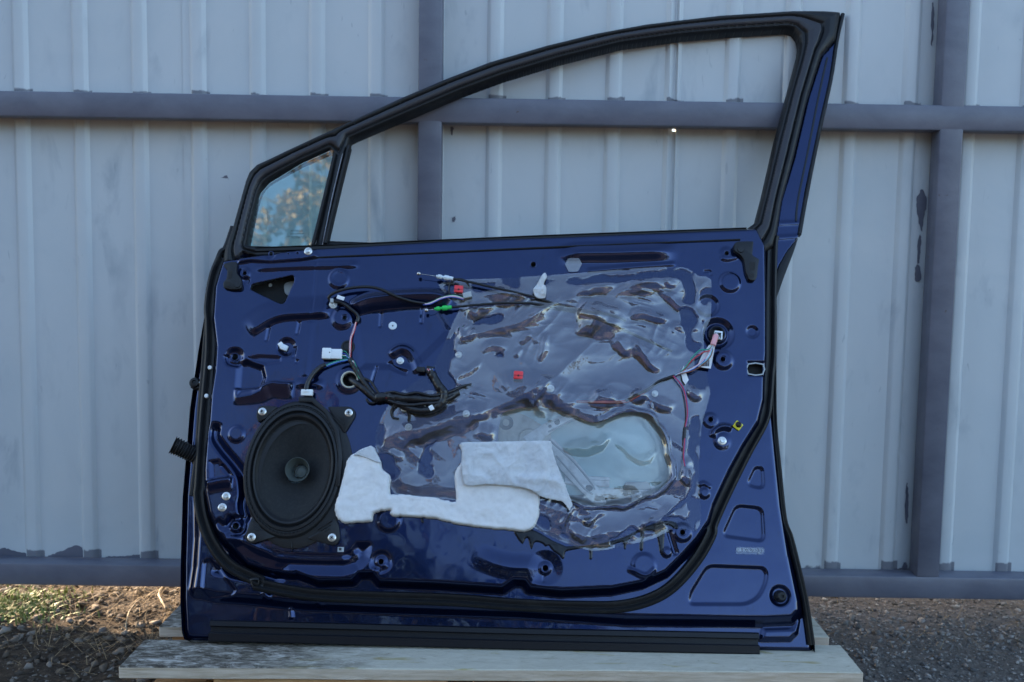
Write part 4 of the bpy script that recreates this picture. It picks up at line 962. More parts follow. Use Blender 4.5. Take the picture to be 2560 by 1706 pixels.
# ------------------------------------------------------------------ inside the door: lowered window pane and its lifter
pane = uv([(905, 640), (1105, 632), (1845, 600), (1790, 900), (1740, 1225), (1250, 1248), (1180, 1100), (1040, 900)], -34)
lg = prism('window_glass', pane, -32, -28, 'glass_low', door, .5); lg['label'] = 'pale green main window pane lowered inside the door'
reg = empty('window_lifter', (0, 0, 0)); reg.parent = door; reg['label'] = 'galvanised window lifter arms behind the clear film'
prism('gear_plate', rounded(uv(E((880, 330), (960, 240), (1090, 250), (1230, 330), (1340, 400), (1360, 520), (1200, 640), (960, 620), (870, 500))), 10, 3), -18, -14, 'castalu', reg, 1)
lathe('pivot_disc', E((1148, 492))[0], -14, [(30*PX, 0), (30*PX, 2), (27*PX, 3), (25*PX, 1), (20*PX, 1), (19*PX, 3), (12*PX, 3.5), (11*PX, 1.5), (0, 1.5)], 'castalu', reg, 36)
lathe('plate_boss', E((945, 345))[0], -14, [(20*PX, 0), (18*PX, 2.5), (10*PX, 2.5), (9*PX, -1), (0, -1)], 'dark', reg, 24)
prism('lifter_arm', rounded(uv(E((1090, 470), (1310, 330), (1560, 225), (1600, 280), (1340, 430), (1200, 560))), 5, 3), -13, -9, 'galv', reg, .8)
prism('lifter_arm', rounded(uv(E((1290, 470), (1360, 470), (1560, 660), (1782, 930), (1860, 1060), (1760, 1090), (1600, 930), (1420, 740))), 8, 3), -18, -14, 'galv', reg, .8)
for q_, r_c in ((E((1336, 378)), 4.5), (E((1400, 340)), 8), (E((1684, 932)), 8)): lathe('arm_hole', q_[0], -9 if q_[0][1] < 1100 else -14, [(r_c*PX, -.5), (r_c*PX, .25), (0, .25)], 'dark', reg, 18)
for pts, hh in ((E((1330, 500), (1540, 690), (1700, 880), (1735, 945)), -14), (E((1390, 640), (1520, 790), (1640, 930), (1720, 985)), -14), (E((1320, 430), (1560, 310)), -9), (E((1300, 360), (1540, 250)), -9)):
    sweep('arm_shade_line', pts, hh, [(-1.6, -1), (-1.6, .5), (-.6, 1.4), (.6, 1.4), (1.6, .5), (1.6, -1)], 'greyconn', reg, False, 4)  # raised grey lines stand in for shadow outlines along the arms
prism('arm_shade_slot', rounded(uv(E((1650, 905), (1700, 900), (1725, 935), (1700, 960), (1660, 945)), -14), 4, 3), -14.2, -13.7, 'dark', reg, 0)  # dark patch puts shade on the arm as colour
sweep('lifter_rail', F((40, 870), (230, 884), (415, 895)), -25, [(-9, -2), (-9, 2), (-7, 4), (-3, 4), (-2, 1), (2, 1), (3, 4), (7, 4), (9, 2), (9, -2)], 'galv', reg, False, 3, 25)
sweep('glass_channel', F((200, 985), (500, 985), (800, 968)), -27, [(-9, -1), (-9, 5), (-6, 6), (6, 6), (9, 4), (9, -1)], 'galv', reg, False, 3, 25)
prism('glass_clamp', rounded(uv(F((545, 930), (565, 880), (760, 880), (785, 945), (545, 948))), 4, 3), -28, -17, 'greyconn', reg, 1.5)
prism('clamp_bracket', rounded(uv(F((608, 948), (760, 948), (756, 1062), (612, 1062))), 4, 3), -22, -17, 'galv', reg, .8)
bolt(F((664, 1005))[0], 8, reg, -17)
sweep('inner_brace', F((0, 420), (300, 395), (560, 375), (900, 370)), -52, [(-16, -1), (-16, 4), (-12, 7), (12, 7), (16, 4), (16, -1)], 'dark', door, False, 3)
prism('mirror_bracket', rounded(uv(A((600, 480), (980, 400), (1010, 480), (930, 720), (600, 600))), 8, 3), -38, -30, 'dark', door, 1)
lathe('bracket_plug', A((793, 516))[0], -30, [(5.5*PX, 0), (5*PX, 1.2), (0, 1.4)], 'greyconn', door, 20)
prism('bracket_pad', rounded(uv(A((875, 460), (990, 430), (980, 560), (930, 575), (885, 545))), 9, 4), -30, -27, 'greyconn', door, 1)
prism('latch_socket', rounded(uv(D((1835, 1362), (2000, 1364), (2000, 1485), (1835, 1478))), 4, 3), -24, -14, 'dark', door, 1)
sweep('latch_rim', D((1845, 1470), (1845, 1375), (1990, 1378), (1985, 1475)), -1.0, [(-1.2, -2), (-1.2, .8), (1.2, .8), (1.2, -2)], 'greyconn', door, True, 2)

# ------------------------------------------------------------------ sealant, clear film, felt
FILM = [(1096, 712), (1140, 700), (1240, 696), (1335, 690), (1420, 684), (1520, 676), (1640, 668), (1690, 667), (1722, 672), (1748, 690), (1778, 697), (1779, 760), (1776, 800), (1760, 838), (1764, 900), (1772, 960), (1776, 985), (1764, 1030), (1754, 1070),
        (1748, 1160), (1749, 1235), (1753, 1290), (1740, 1330), (1690, 1320), (1640, 1345), (1560, 1365), (1480, 1378), (1400, 1352), (1330, 1318), (1290, 1290), (1200, 1262), (1130, 1250), (1040, 1245), (985, 1235), (965, 1190), (945, 1150), (938, 1090), (955, 1040), (985, 995), (1030, 960), (1075, 925), (1105, 870), (1135, 800), (1148, 770), (1120, 740)]
film_uv = catmull(uv(FILM, 4), True, 2)
FF = Field()
def fl_(c, pts, Hh, wb, wu=None, tp=.35): FF.ledge(c(*pts), Hh*(1.15 if wb > 13 else .8), wu or wb*1.8, wb*1.15, tp, 4, vary=True)
for a_ in ((S, ((120, 1310), (350, 1235), (600, 1110), (900, 1030), (1200, 930), (1350, 780), (1430, 765)), 10, 30), (S, ((1470, 760), (1560, 650), (1800, 620), (2050, 680), (2160, 750), (2320, 950)), 11, 32),
           (S, ((1790, 900), (1820, 755), (1900, 860), (2000, 980)), 6, 15), (S, ((390, 500), (520, 560), (630, 690)), 5, 15), (S, ((140, 1350), (220, 1410), (300, 1500)), 5, 13), (S, ((520, 470), (600, 530), (680, 560)), 4, 10),
           (S, ((1140, 1190), (1250, 1130), (1340, 1160), (1400, 1060)), 5, 16),
           (C, ((640, 760), (760, 650), (870, 690), (950, 640), (1180, 575)), 6, 15), (C, ((640, 840), (720, 920), (800, 1000)), 5, 12), (C, ((720, 850), (800, 830), (840, 790)), 4, 9),
           (C, ((940, 430), (1010, 470), (1100, 478), (1250, 470), (1560, 475)), 8, 24), (C, ((2050, 660), (2200, 720), (2400, 830)), 10, 32), (C, ((1420, 1060), (1460, 980), (1540, 900)), 4, 9),
           (C, ((1610, 1260), (1690, 1100), (1740, 880)), 5, 10), (C, ((970, 1170), (1060, 1070), (1170, 1050), (1290, 1110)), 5, 12), (C, ((840, 1000), (860, 920), (880, 820)), 5, 9),
           (C, ((2050, 830), (2160, 880), (2330, 880)), 5, 14), (C, ((700, 1470), (850, 1340), (980, 1240)), 3, 10), (C, ((1350, 1210), (1420, 1120), (1450, 1080)), 3, 7),
           (D, ((90, 650), (200, 655), (330, 640), (450, 632), (590, 590)), 6, 15), (D, ((590, 640), (750, 615), (900, 595), (1060, 640)), 6, 14), (D, ((100, 700), (230, 690), (340, 715)), 5, 10), (D, ((500, 750), (600, 680), (780, 680), (950, 695)), 5, 11),
           (D, ((630, 905), (850, 910), (1120, 980)), 6, 14), (D, ((960, 670), (1100, 765), (1210, 825), (1360, 910)), 7, 13), (D, ((170, 890), (330, 945), (500, 975), (700, 975)), 11, 40), (D, ((520, 1090), (600, 1200), (700, 1300)), 6, 18),
           (D, ((700, 1110), (800, 1250), (880, 1370), (1020, 1430)), 7, 20), (D, ((1060, 1020), (1200, 1020), (1400, 1020)), 5, 10), (D, ((260, 800), (400, 830), (640, 900)), 5, 10), (D, ((1020, 560), (1070, 590), (1110, 640)), 5, 10),
           (F, ((285, 110), (330, 190), (490, 215)), 8, 26), (F, ((590, 120), (640, 170), (700, 230)), 7, 20), (F, ((770, 265), (870, 245), (960, 290)), 6, 16), (F, ((1040, 130), (1120, 150), (1215, 190)), 6, 16), (F, ((1085, 400), (1120, 440), (1150, 470)), 5, 12),
           (F, ((1085, 510), (1120, 535), (1155, 555)), 5, 10), (F, ((990, 810), (1080, 850), (1160, 930)), 7, 17), (F, ((60, 1330), (150, 1350), (250, 1440)), 9, 20), (F, ((160, 1240), (250, 1235), (350, 1165)), 5, 10), (F, ((690, 1170), (760, 1245), (870, 1205), (960, 1090)), 7, 14),
           (F, ((0, 600), (150, 620), (330, 590), (420, 470)), 7, 16), (F, ((430, 590), (480, 570), (560, 640), (700, 720), (850, 610)), 4, 9), (F, ((100, 1080), (230, 1150), (400, 1170)), 5, 10), (F, ((1010, 780), (1090, 740), (1165, 690)), 4, 10),
           (F, ((250, 1360), (420, 1310), (560, 1270)), 4, 8), (E, ((880, 1040), (1000, 1000), (1080, 960)), 4, 10), (E, ((1440, 1330), (1480, 1190), (1560, 1140)), 5, 14), (E, ((1590, 1250), (1680, 1240), (1760, 1160)), 5, 12), (E, ((1700, 1375), (1782, 1345), (1850, 1340)), 4, 10)):
    fl_(*a_)
hole_ring = catmull(uv(SERV[4:15], 4), False, 3)
def ringf(U, V):
    d, t, _ = pl_dist(U, V, hole_ring); return 6*sstep(9, 1, np.abs(d+1))*sstep(0, .05, t)*sstep(1, .95, t)
FF.f.append((np.array(hole_ring), 10, ringf))
def film_h(U, V):
    wx, wy = U+26*vnoise(U, V, 110, 41, 2), V+26*vnoise(U, V, 110, 42, 2)
    def ridge(ang, along, across, sd, p):                    # folds drawn out along a direction
        c_, s_ = math.cos(ang), math.sin(ang); a, b = (wx*c_+wy*s_)*across/along, -wx*s_+wy*c_
        return (1-np.abs(vnoise(a, b, across, sd, 1)))**p
    c1 = ridge(rad(24), 240, 62, 43, 1.5); c2 = ridge(rad(-28), 150, 44, 44, 1.7); c3 = ridge(rad(50), 60, 17, 46, 1.5); c4 = ridge(rad(-10), 34, 9, 49, 1.5)
    e = sd_poly(U, V, film_uv); edge = sstep(-26, -3, e); over = sd_poly(U, V, serv)
    calm = .45+.55*sstep(-8, 14, over)                       # stretched flatter over the service hole
    rel = np.maximum(PF(U, V), 0)*.75
    am = .55+.75*sstep(-.5, .6, vnoise(U, V, 120, 47, 2))
    crease = (6.5*c1+2.8*c2+(2.4*c3+1.0*c4)*sstep(-.2, .5, vnoise(U, V, 60, 48, 1)))*am*calm
    return 2.0+rel+(FF(U+5*vnoise(U, V, 26, 33, 2), V+5*vnoise(U, V, 26, 34, 2))+crease-2.5)*(1-.85*edge)+.15*vnoise(U, V, 9, 45, 2)+2.6*(1-edge)
STUCK = [catmull(uv(q_, 3), True, 4) for q_ in (D((60, 560), (150, 530), (220, 540), (330, 510), (480, 500), (640, 495), (760, 480), (900, 470), (1080, 440), (1200, 440), (1290, 500), (1320, 600), (1340, 720), (1300, 800), (1200, 760), (1220, 640), (1130, 540), (1000, 530), (800, 560), (600, 570), (420, 580), (250, 590), (120, 600)),
                        D((1170, 850), (1260, 830), (1350, 900), (1340, 960), (1270, 1060), (1320, 1140), (1400, 1170), (1350, 1260), (1240, 1220), (1230, 1110), (1180, 960)),
                        F((1070, -40), (1240, -60), (1250, 70), (1150, 90), (1080, 60)), F((1090, 380), (1160, 360), (1160, 560), (1100, 540)), F((1120, 640), (1165, 690), (1150, 930), (1060, 1060), (900, 1180), (860, 1200), (1030, 1030), (1110, 900)),
                        S((320, 600), (400, 520), (700, 130), (860, 110), (950, 240), (870, 320), (850, 430), (930, 540), (900, 640), (600, 660), (400, 680)),
                        S((520, 1450), (590, 1310), (640, 1270), (720, 1255), (650, 1310), (690, 1440), (650, 1500), (690, 1540), (640, 1640), (490, 1620)), S((20, 1390), (150, 1410), (250, 1530), (190, 1640), (60, 1600)),
                        C((1130, 1180), (1150, 1150), (1200, 1140), (1225, 1180)), C((860, 820), (960, 740), (1200, 690), (1200, 750), (1100, 800), (960, 810)))]
def stuck(U, V):
    wu_, wv_ = U+5*vnoise(U, V, 18, 55, 2), V+5*vnoise(U, V, 18, 56, 2); c_ = np.zeros(U.shape)
    for q2 in STUCK:
        a_ = np.array(q2); (u0, v0), (u1, v1) = a_.min(0)-12, a_.max(0)+12; k_ = (U > u0) & (U < u1) & (V > v0) & (V < v1)
        if k_.any(): c_[k_] = np.maximum(c_[k_], sstep(.8, -.8, sd_poly(wu_[k_], wv_[k_], q2)))
    e = sd_poly(U, V, film_uv); rim = sstep(.10, .16, vnoise(U, V, 30, 57, 2)+.55*sstep(-34, -14, e)-.45-.6*sstep(-9, -5, e)*sstep(-.3, .3, vnoise(U, V, 40, 58, 1)))
    return np.maximum(c_, rim*sstep(-40, -22, e))
film_h0 = film_h
def film_h(U, V):
    c_ = stuck(U, V); return film_h0(U, V)*(1-.8*c_)+(np.maximum(PF(U, V), 0)*.75+1.2)*.8*c_
film = heightmesh('clear_film', film_uv, [], film_h, 1.55, 'film', door, attr=stuck); film['label'] = 'crumpled clear plastic moisture film, torn on its left edge'
# bead of black sealant sagging below the film
SEAL = I((-40, 120), (-20, 170), (0, 200), (20, 210), (35, 178), (52, 175), (66, 230), (78, 245), (90, 210), (112, 198), (150, 212), (165, 230), (185, 222), (215, 258), (255, 285), (275, 312), (290, 300), (298, 262), (370, 246), (445, 238), (452, 305), (462, 314), (472, 304), (476, 238), (510, 235), (525, 254),
          (600, 222), (668, 198), (678, 240), (690, 246), (700, 200), (740, 165), (786, 132), (780, 240), (792, 256), (804, 244), (810, 142), (835, 124), (890, 148), (912, 262), (925, 285), (936, 262), (948, 110), (965, 88), (1010, 112), (1030, 110), (1020, 70), (940, 60), (820, 95), (690, 160), (560, 200), (470, 215), (300, 225), (150, 150), (60, 110))
seal_uv = catmull(uv(SEAL), True, 2)
heightmesh('sealant_bead', seal_uv, [], lambda U, V: np.maximum(PF(U, V), -3)+.5+1.5*np.sqrt(np.clip(-sd_poly(U, V, seal_uv)/2.2, 0, 1))+.3*vnoise(U, V, 14, 51, 2), 1.3, 'butyl', door)
# felt pads
FELT = B((1640, 455), (1690, 520), (1725, 590), (1735, 650), (1800, 712), (1798, 852)) + E((0, 985), (180, 1003), (350, 1022), (495, 1050), (490, 900), (500, 770), (545, 700), (553, 600), (555, 535), (900, 525), (1200, 520), (1300, 620), (1330, 800), (1290, 900), (1250, 1000), (1245, 1120), (1230, 1210), (1190, 1280), (1110, 1320), (1000, 1308), (750, 1285), (500, 1250), (350, 1212), (180, 1190), (0, 1183)) + \
    B((1860, 1055), (1812, 1040), (1800, 1020), (1808, 995), (1750, 1000), (1680, 1015), (1655, 1040), (1650, 1075), (1625, 1092), (1520, 1098), (1430, 1105), (1375, 1080), (1340, 1020), (1340, 950), (1370, 860), (1400, 740), (1430, 620), (1440, 580), (1490, 525))
felt_uv = [(u+RNG.normal(0, .55), v+RNG.normal(0, .55)) for u, v in catmull(uv(FELT, 8), True, 6)]
def felt_h(U, V):
    e = -sd_poly(U, V, felt_uv); t = sstep(0, 1, np.clip(e/9, 0, 1)); n_ = vnoise(U, V, 34, 61, 3)
    return 11.0+np.maximum(PF(U, V), -2)*.4+7.0*np.sqrt(np.clip(e/3.5, 0, 1))+2.6*n_*t+1.0*vnoise(U, V, 9, 62, 2)*t+2.0*np.clip(vnoise(U, V, 60, 66, 2), 0, 1)
felt = heightmesh('felt_pad', felt_uv, [], felt_h, 1.9, 'felt', door, skirt_to=1.0); felt['label'] = 'torn white felt sound pad below the film'
FLAP = E((545, 532), (700, 526), (940, 520), (1150, 517), (1338, 515), (1352, 580), (1375, 660), (1420, 780), (1470, 900), (1490, 960), (1535, 1080), (1520, 1110), (1505, 1135), (1470, 1080), (1440, 1052), (1350, 1035), (1250, 1008), (1180, 960), (1080, 930), (900, 907), (760, 903), (620, 916), (572, 892), (556, 800), (548, 700), (556, 620))
flap_uv = catmull(uv(FLAP, 16), True, 2)
fold = pl_dist
def flap_h(U, V):
    e = -sd_poly(U, V, flap_uv); u_, v_ = U+10*vnoise(U, V, 40, 71, 2), V+10*vnoise(U, V, 40, 72, 2)
    d, t, _ = pl_dist(U, V, catmull(uv(E((1090, 850), (1200, 860), (1300, 850), (1420, 900)), 16), False, 4))
    return felt_h(U, V)*.25+20.5+3.5*(1-np.abs(vnoise(u_, v_, 38, 73, 2)))**3+1.4*(1-np.abs(vnoise(u_*1.3, v_, 13, 74, 2)))**3+4*np.exp(-(d/7)**2)-1.0*sstep(6, 0, e)
flap = heightmesh('felt_flap', flap_uv, [], flap_h, 1.9, 'flap', door, skirt=2.2); flap['label'] = 'grey felt skin folded over the white pad'
THIN = B((1500, 528), (1640, 457), (1690, 520), (1726, 590), (1700, 600), (1600, 560), (1540, 540)); thin_uv = catmull(uv(THIN, 14), True, 3)
heightmesh('felt_flap', thin_uv, [], lambda U, V: felt_h(U, V)*.3+14+2*vnoise(U, V, 20, 81, 2), 1.9, 'flap', door, skirt=2)
# crumpled grey foam tape on the cable
tp = catmull(uv(C((1700, 195), (1728, 245), (1690, 330), (1718, 372), (1714, 470), (1690, 497), (1602, 490), (1565, 400), (1600, 350), (1650, 260)), 12), True, 3)
heightmesh('foam_tape', tp, [], lambda U, V: 12+4*vnoise(U, V, 14, 91, 3)+2*(1-np.abs(vnoise(U, V, 9, 92, 2)))**3, 1.3, 'flap', door, skirt=3)
prism('hex_patch', uv(C((1975, 40), (2100, 25), (2140, 100), (2095, 190), (1985, 195), (1940, 110))), 1.0, 3.6, 'film', door, 0)
# ------------------------------------------------------------------ wiring
wh = empty('wiring_harness', (0, 0, 0)); wh.parent = door; wh['label'] = 'black taped wiring harness with coloured wires and white plugs'
def box_px(name, c, corners_mm, h0, h1, m, parent, rot=0., bev=1.):
    cu, cv = uv1(c, (h0+h1)/2); a, b = corners_mm
    ax, ay = EU*math.cos(rot)+EV*math.sin(rot), -EU*math.sin(rot)+EV*math.cos(rot)
    vv, ff = box_data(W(cu, cv, (h0+h1)/2), ax, ay, EN, a*.0005, b*.0005, (h1-h0)*.0005, bev*.001); return mesh_obj(name, vv, ff, MT[m], parent, True, 30)
wire('cable', A((1315, 660), (1285, 620), (1330, 580), (1450, 543), (1600, 530), (1720, 550), (1850, 610), (1980, 652), (2090, 670)), [8, 13, 16, 17, 17, 16, 14, 12, 10], 3.0, 'wire_black', wh)
wire('cable', A((1320, 645), (1400, 668), (1460, 710), (1510, 750), (1532, 790), (1518, 828)), [9, 9, 8, 8, 7, 7], 3.4, 'tape', wh, jit=.06)
for k, (m_, dx) in enumerate((('w_pink', 0), ('w_white', 8), ('w_red', 14))):
    wire('thin_wire', A((1514+dx*.4, 815), (1486+dx, 900), (1466+dx*.8, 960), (1457+dx, 1040), (1462+dx*.3, 1135)), 8+k*.6, .8, m_, wh, seg=6)
box_px('white_plug', A((1268, 1093))[0], (46*PX*.52, 30*PX), 4, 16, 'white', wh, 0, 1.2); box_px('white_plug', A((1350, 1097))[0], (30*PX, 27*PX), 5, 15, 'white', wh, 0, 1.2)
lathe('plug_hole', A((1291, 1080))[0], 16, [(1.1, 0), (1.1, .15), (0, .15)], 'dark', wh, 10)
for k, (m_, y) in enumerate((('w_green', 1070), ('wire_black', 1080), ('wire_black', 1092), ('w_white', 1104), ('w_green', 1116), ('w_blue', 1090))):
    wire('thin_wire', A((1392, y), (1425, y+4), (1450, 1112+k*4), (1470, 1145)), 9+k*.4, .75, m_, wh, seg=6)
for k, (m_, d_) in enumerate((('w_green', 0), ('w_cyan', 9), ('w_blue', 18))):
    wire('thin_wire', A((1460, 1135+d_*.5), (1380, 1143+d_), (1310, 1165+d_), (1240, 1195+d_)), 9, .85, m_, wh, seg=6)
wire('speaker_lead', A((1260, 1185), (1215, 1205), (1160, 1255), (1110, 1330), (1092, 1400)), [9, 10, 12, 14, 16], 4.6, 'tape', wh, jit=.05)
box_px('speaker_plug', A((1102, 1420))[0], (104*.2975*PX, 56*.2975*PX), 12, 20, 'white', wh, 0, 1); box_px('speaker_plug_latch', A((1095, 1405))[0], (10, 4), 19, 22, 'white', wh, 0, .6)
for k, (m_, d_) in enumerate((('w_green', 0), ('w_white', 9), ('w_pink', 17), ('w_green', 26))):
    wire('thin_wire', A((1478+d_*.6, 1150), (1490+d_, 1200), (1515+d_, 1250), (1545+d_*.6, 1305)), 12.5, .8, m_, wh, seg=6)
wire('trunk', A((1462, 1135), (1500, 1200), (1550, 1285), (1610, 1370), (1670, 1440), (1720, 1475)), [8, 9, 9, 10, 10, 11], 5.2, 'tape', wh, jit=.06)
wire('trunk', A((1445, 1295), (1500, 1330), (1570, 1380), (1640, 1440), (1700, 1485)), [-8, 4, 9, 10, 11], 6.2, 'tape', wh, jit=.06)
wire('trunk', A((1680, 1465), (1760, 1455), (1850, 1470)) + S((150, 722), (350, 735), (550, 745), (720, 745), (860, 705), (960, 660)), [11, 12, 12, 13, 13, 13, 12, 9, 4], 9.5, 'tape', wh, jit=.09)
wire('trunk', S((240, 770), (330, 820), (450, 870), (580, 880), (690, 850), (770, 790), (800, 720), (795, 650), (740, 590), (690, 500), (640, 420)), [12, 14, 16, 17, 17, 18, 19, 20, 19, 18, 17], [6.0, 6.8, 7.2, 7.4, 7.2, 7, 6.8, 6.8, 6.6, 6.4, 6.2][3], 'tape', wh, jit=.10)
wire('trunk', A((1600, 1470), (1620, 1500), (1660, 1505), (1690, 1480)), 8, 2.2, 'tape', wh)
wire('cable', S((60, 690), (200, 660), (330, 690), (480, 668), (640, 705), (760, 690), (880, 655), (1000, 600), (1120, 570)), [14, 20, 22, 22, 22, 21, 18, 12, 6], 2.4, 'tape', wh, jit=.08)
wire('cable', S((150, 760), (260, 800), (400, 815), (560, 800), (700, 790), (830, 750), (930, 690)), [18, 20, 22, 22, 22, 20, 12], 3.2, 'tape', wh, jit=.08)
wire('cable', S((230, 800), (180, 880), (200, 960), (270, 980)), [12, 9, 7, 5], 2.4, 'tape', wh, jit=.08); wire('cable', S((370, 860), (390, 930), (385, 1000)), [14, 10, 6], 2.6, 'tape', wh, jit=.08)
wire('cable', A((1560, 1290), (1640, 1330), (1700, 1420), (1760, 1450)), [10, 14, 16, 16], 2.2, 'tape', wh, jit=.08)
for k, m_ in enumerate(('w_blue', 'w_white', 'w_red')): wire('thin_wire', S((115, 716+k*8), (150, 712+k*8), (190, 706+k*8)), 19.3, .8, m_, wh, seg=6)
for k in range(4): wire('thin_wire', S((270+k*12, 820+k*4), (300, 850+k*9), (362, 862+k*9)), 10, .7, 'w_white' if k % 2 else 'beige', wh, seg=6)
box_px('black_plug', S((530, 402))[0], (105*.2125*PX, 66*.2125*PX), 6, 18, 'plastic', wh, rad(-3), .8); box_px('black_plug', S((640, 405))[0], (100*.2125*PX, 82*.2125*PX), 5, 20, 'plastic', wh, rad(-8), .8)
for k, m_ in enumerate(('w_pink', 'w_red', 'w_white', 'w_blue', 'w_white', 'w_blue')): wire('thin_wire', S((602+k*15, 388), (612+k*14, 402), (630+k*8, 425)), 21, .8, m_, wh, seg=6)
box_px('tape_tag', S((652, 848))[0], (8, 9), 22, 26, 'label', wh, rad(30), .8); box_px('tape_tag', A((1383, 622))[0], (14, 7), 15, 17, 'label', wh, rad(-18), .4); box_px('tape_tag', A((1310, 648))[0], (6, 8), 12, 18, 'greyconn', wh, 0, .8)
lathe('cable_clip', A((1322, 680))[0], on(A((1322, 680))[0]), [(11*PX, 0), (11*PX, 1.5), (8*PX, 3), (3, 6), (0, 6)], 'whiteclear', wh, 20)
ring_mesh('grommet', A((1460, 1312))[0], 2.5, 19*PX, 24*PX, 5, 'beige', wh, 32)
# plug by the pull cables
box_px('grey_plug', C((792, 466))[0], (112*.2125*PX, 74*.2125*PX), 6, 15, 'greyconn', wh, rad(14), .8)
for k, (m_, d_) in enumerate((('w_green', -8), ('w_white', 0), ('w_pink', 8), ('wire_black', -15), ('w_blue', 15))):
    wire('thin_wire', C((270, 568+d_*.6), (360, 552+d_), (470, 500+d_), (570, 474+d_), (650, 472+d_*1.3), (750, 500+d_)), 10+k*.3, .85, m_, wh, seg=6)
wire('cable', C((585, 450), (575, 370), (612, 295), (700, 268), (780, 300), (812, 355)), 5, 1.3, 'wire_black', wh)
# pull cables
def pull(ball, wire_to, fer, sheath, hs, mf):
    c_ = empty('pull_cable', (0, 0, 0)); c_.parent = door
    p_ = ball; lathe('cable_end', p_, hs[0], [(2.8, -2.2), (3.9, 0), (3.3, 2.0), (2, 3.3), (0, 3.9)], 'steel', c_, 16)
    wire('core', [ball, wire_to], hs[0], .55, 'steel', c_, 2, 6)
    q = wire_pts(fer, hs[0], 4); n_ = len(q); rr = [(2.6, 4.2, 4.2, 2.8, 4.8, 4.8, 3.8, 3.6)[min(7, int(i/n_*8))]*.001 for i in range(n_)]
    v_, f_ = tube_data(q, rr, 12); o_ = mesh_obj('ferrule', v_, f_, MT[mf], c_, True, 40)
    wire('sheath', sheath, hs[1], 2.3, 'wire_black', c_); return c_
c1 = pull(C((222, 210))[0], C((440, 242))[0], C((425, 240), (450, 243), (475, 247), (500, 251), (530, 256), (560, 260), (595, 265), (626, 270)), C((610, 268), (800, 303), (1100, 372), (1400, 440), (1600, 492)) + D((10, 800), (250, 850), (500, 890), (650, 950)), (17, [16, 15, 13, 12, 10, 3, 3, 2, 2]), 'whiteclear'); c1['label'] = 'pull cable with white ferrule'
c2 = pull(C((312, 640))[0], C((415, 628))[0], C((405, 626), (430, 624), (450, 622), (480, 619), (510, 616), (540, 613), (575, 609), (608, 605)), C((600, 606), (900, 577), (1200, 556), (1450, 556), (1580, 562)) + D((30, 840), (300, 900), (650, 1050), (1100, 1250)), (15, [14, 13, 12, 10, 8, 2, 2, 1, 0]), 'green'); c2['label'] = 'pull cable with green ferrule'
# red clips, yellow clip, plugs and bumpers
for p_, s_, h_ in ((C((690, 395)), (115, 96), 9), (S((1675, 466)), (118, 106), 10)):
    o_ = box_px('red_clip', p_[0], (s_[0]*.2125*PX, s_[1]*.2125*PX), h_-4, h_+5, 'red', door, rad(-3), 1.8)
    box_px('clip_groove', p_[0], (s_[0]*.2125*PX*.98, 2.2), h_+4.2, h_+5.15, 'w_red', o_, rad(-3), .1); lathe('clip_hole', p_[0], h_+5.2, [(1.8, 0), (1.8, .15), (0, .15)], 'dark', o_, 12)
box_px('yellow_clip', F((1495, 418))[0], (70*.2975*PX, 70*.2975*PX), 1.2, 4, 'yellow', door, rad(-38), 1)
lathe('black_screw', F((1500, 410))[0], 4, [(8*PX, 0), (8*PX, 1.5), (6*PX, 2.5), (5.5*PX, 6), (3*PX, 6.5), (0, 5.5)], 'plastic', door, 20)
lathe('white_plug_disc', A((1821, 857))[0], on(A((1821, 857))[0]), [(11.5*PX, 0), (11*PX, 1.2), (8*PX, 1.8), (2.2*PX, 1.0), (0, .6)], 'whiteclear', door, 24)
lathe('plug_dot', A((1821, 857))[0], on(A((1821, 857))[0], 1.3), [(1.3, 0), (1.2, .5), (0, .6)], 'dark', door, 10)
hw = on(A((905, 1035))[0]); box_px('white_trim_clip', A((908, 1040))[0], (14, 11), hw, hw+8, 'whiteclear', door, rad(-22), 2.2); box_px('white_trim_clip', A((880, 1015))[0], (8, 9), hw, hw+6, 'white', door, rad(-50), 1.5)
lathe('rubber_plug', A((1445, 1035))[0], on(A((1445, 1035))[0]), [(19*PX, 0), (18*PX, 2), (14*PX, 2.5), (12*PX, 1.5), (9*PX, 1.5), (9*PX, 4), (0, 4.2)], 'rubber', door, 28)
lathe('rubber_bumper', I((1700, 553))[0], -24, [(16*PX, 0), (15*PX, 5), (12*PX, 8), (11*PX, 14), (9*PX, 15), (4.5*PX, 15), (4*PX, 12), (0, 12)], 'rubber', door, 28)
box_px('data_chip', B((1385, 1325))[0], (11, 8.5), .6, 1.4, 'greyconn', door, 0, .2); box_px('data_chip_mark', B((1380, 1322))[0], (4.5, 4.5), 1.4, 1.55, 'ink', door, 0, 0)
for q_ in (O((378, 730)), O((355, 915))): lathe('white_edge_clip', q_[0], -12, [(6*PX, -8), (6*PX, 0), (5*PX, 2), (0, 2.4)], 'white', door, 14)
# brackets at the ends of the frame
prism('corner_bracket', rounded(uv(A((405, 345), (470, 325), (520, 330), (515, 420), (555, 470), (560, 540), (540, 558), (470, 560), (405, 545), (402, 500), (430, 470), (438, 400), (410, 370)), 4), 3, 3), -2, 10, 'plastic', door, 1.4)
for q_ in (((447, 400), (475, 400), (465, 460), (440, 460)), ((415, 488), (455, 490), (452, 525), (412, 525))): prism('bracket_slot', uv(A(*q_), 10), 9.6, 10.4, 'dark', door, 0)
lathe('bracket_stud', A((518, 512))[0], 10, [(8.5*PX, 0), (8*PX, 2), (0, 2.2)], 'plastic', door, 20)
prism('latch_bracket', rounded(uv(M((500, 495), (530, 472), (680, 470), (668, 600), (735, 640), (722, 700), (712, 810), (690, 838), (640, 832), (610, 760), (590, 640), (560, 600), (500, 560)), 4), 3, 3), -2, 10, 'plastic', door, 1.4)
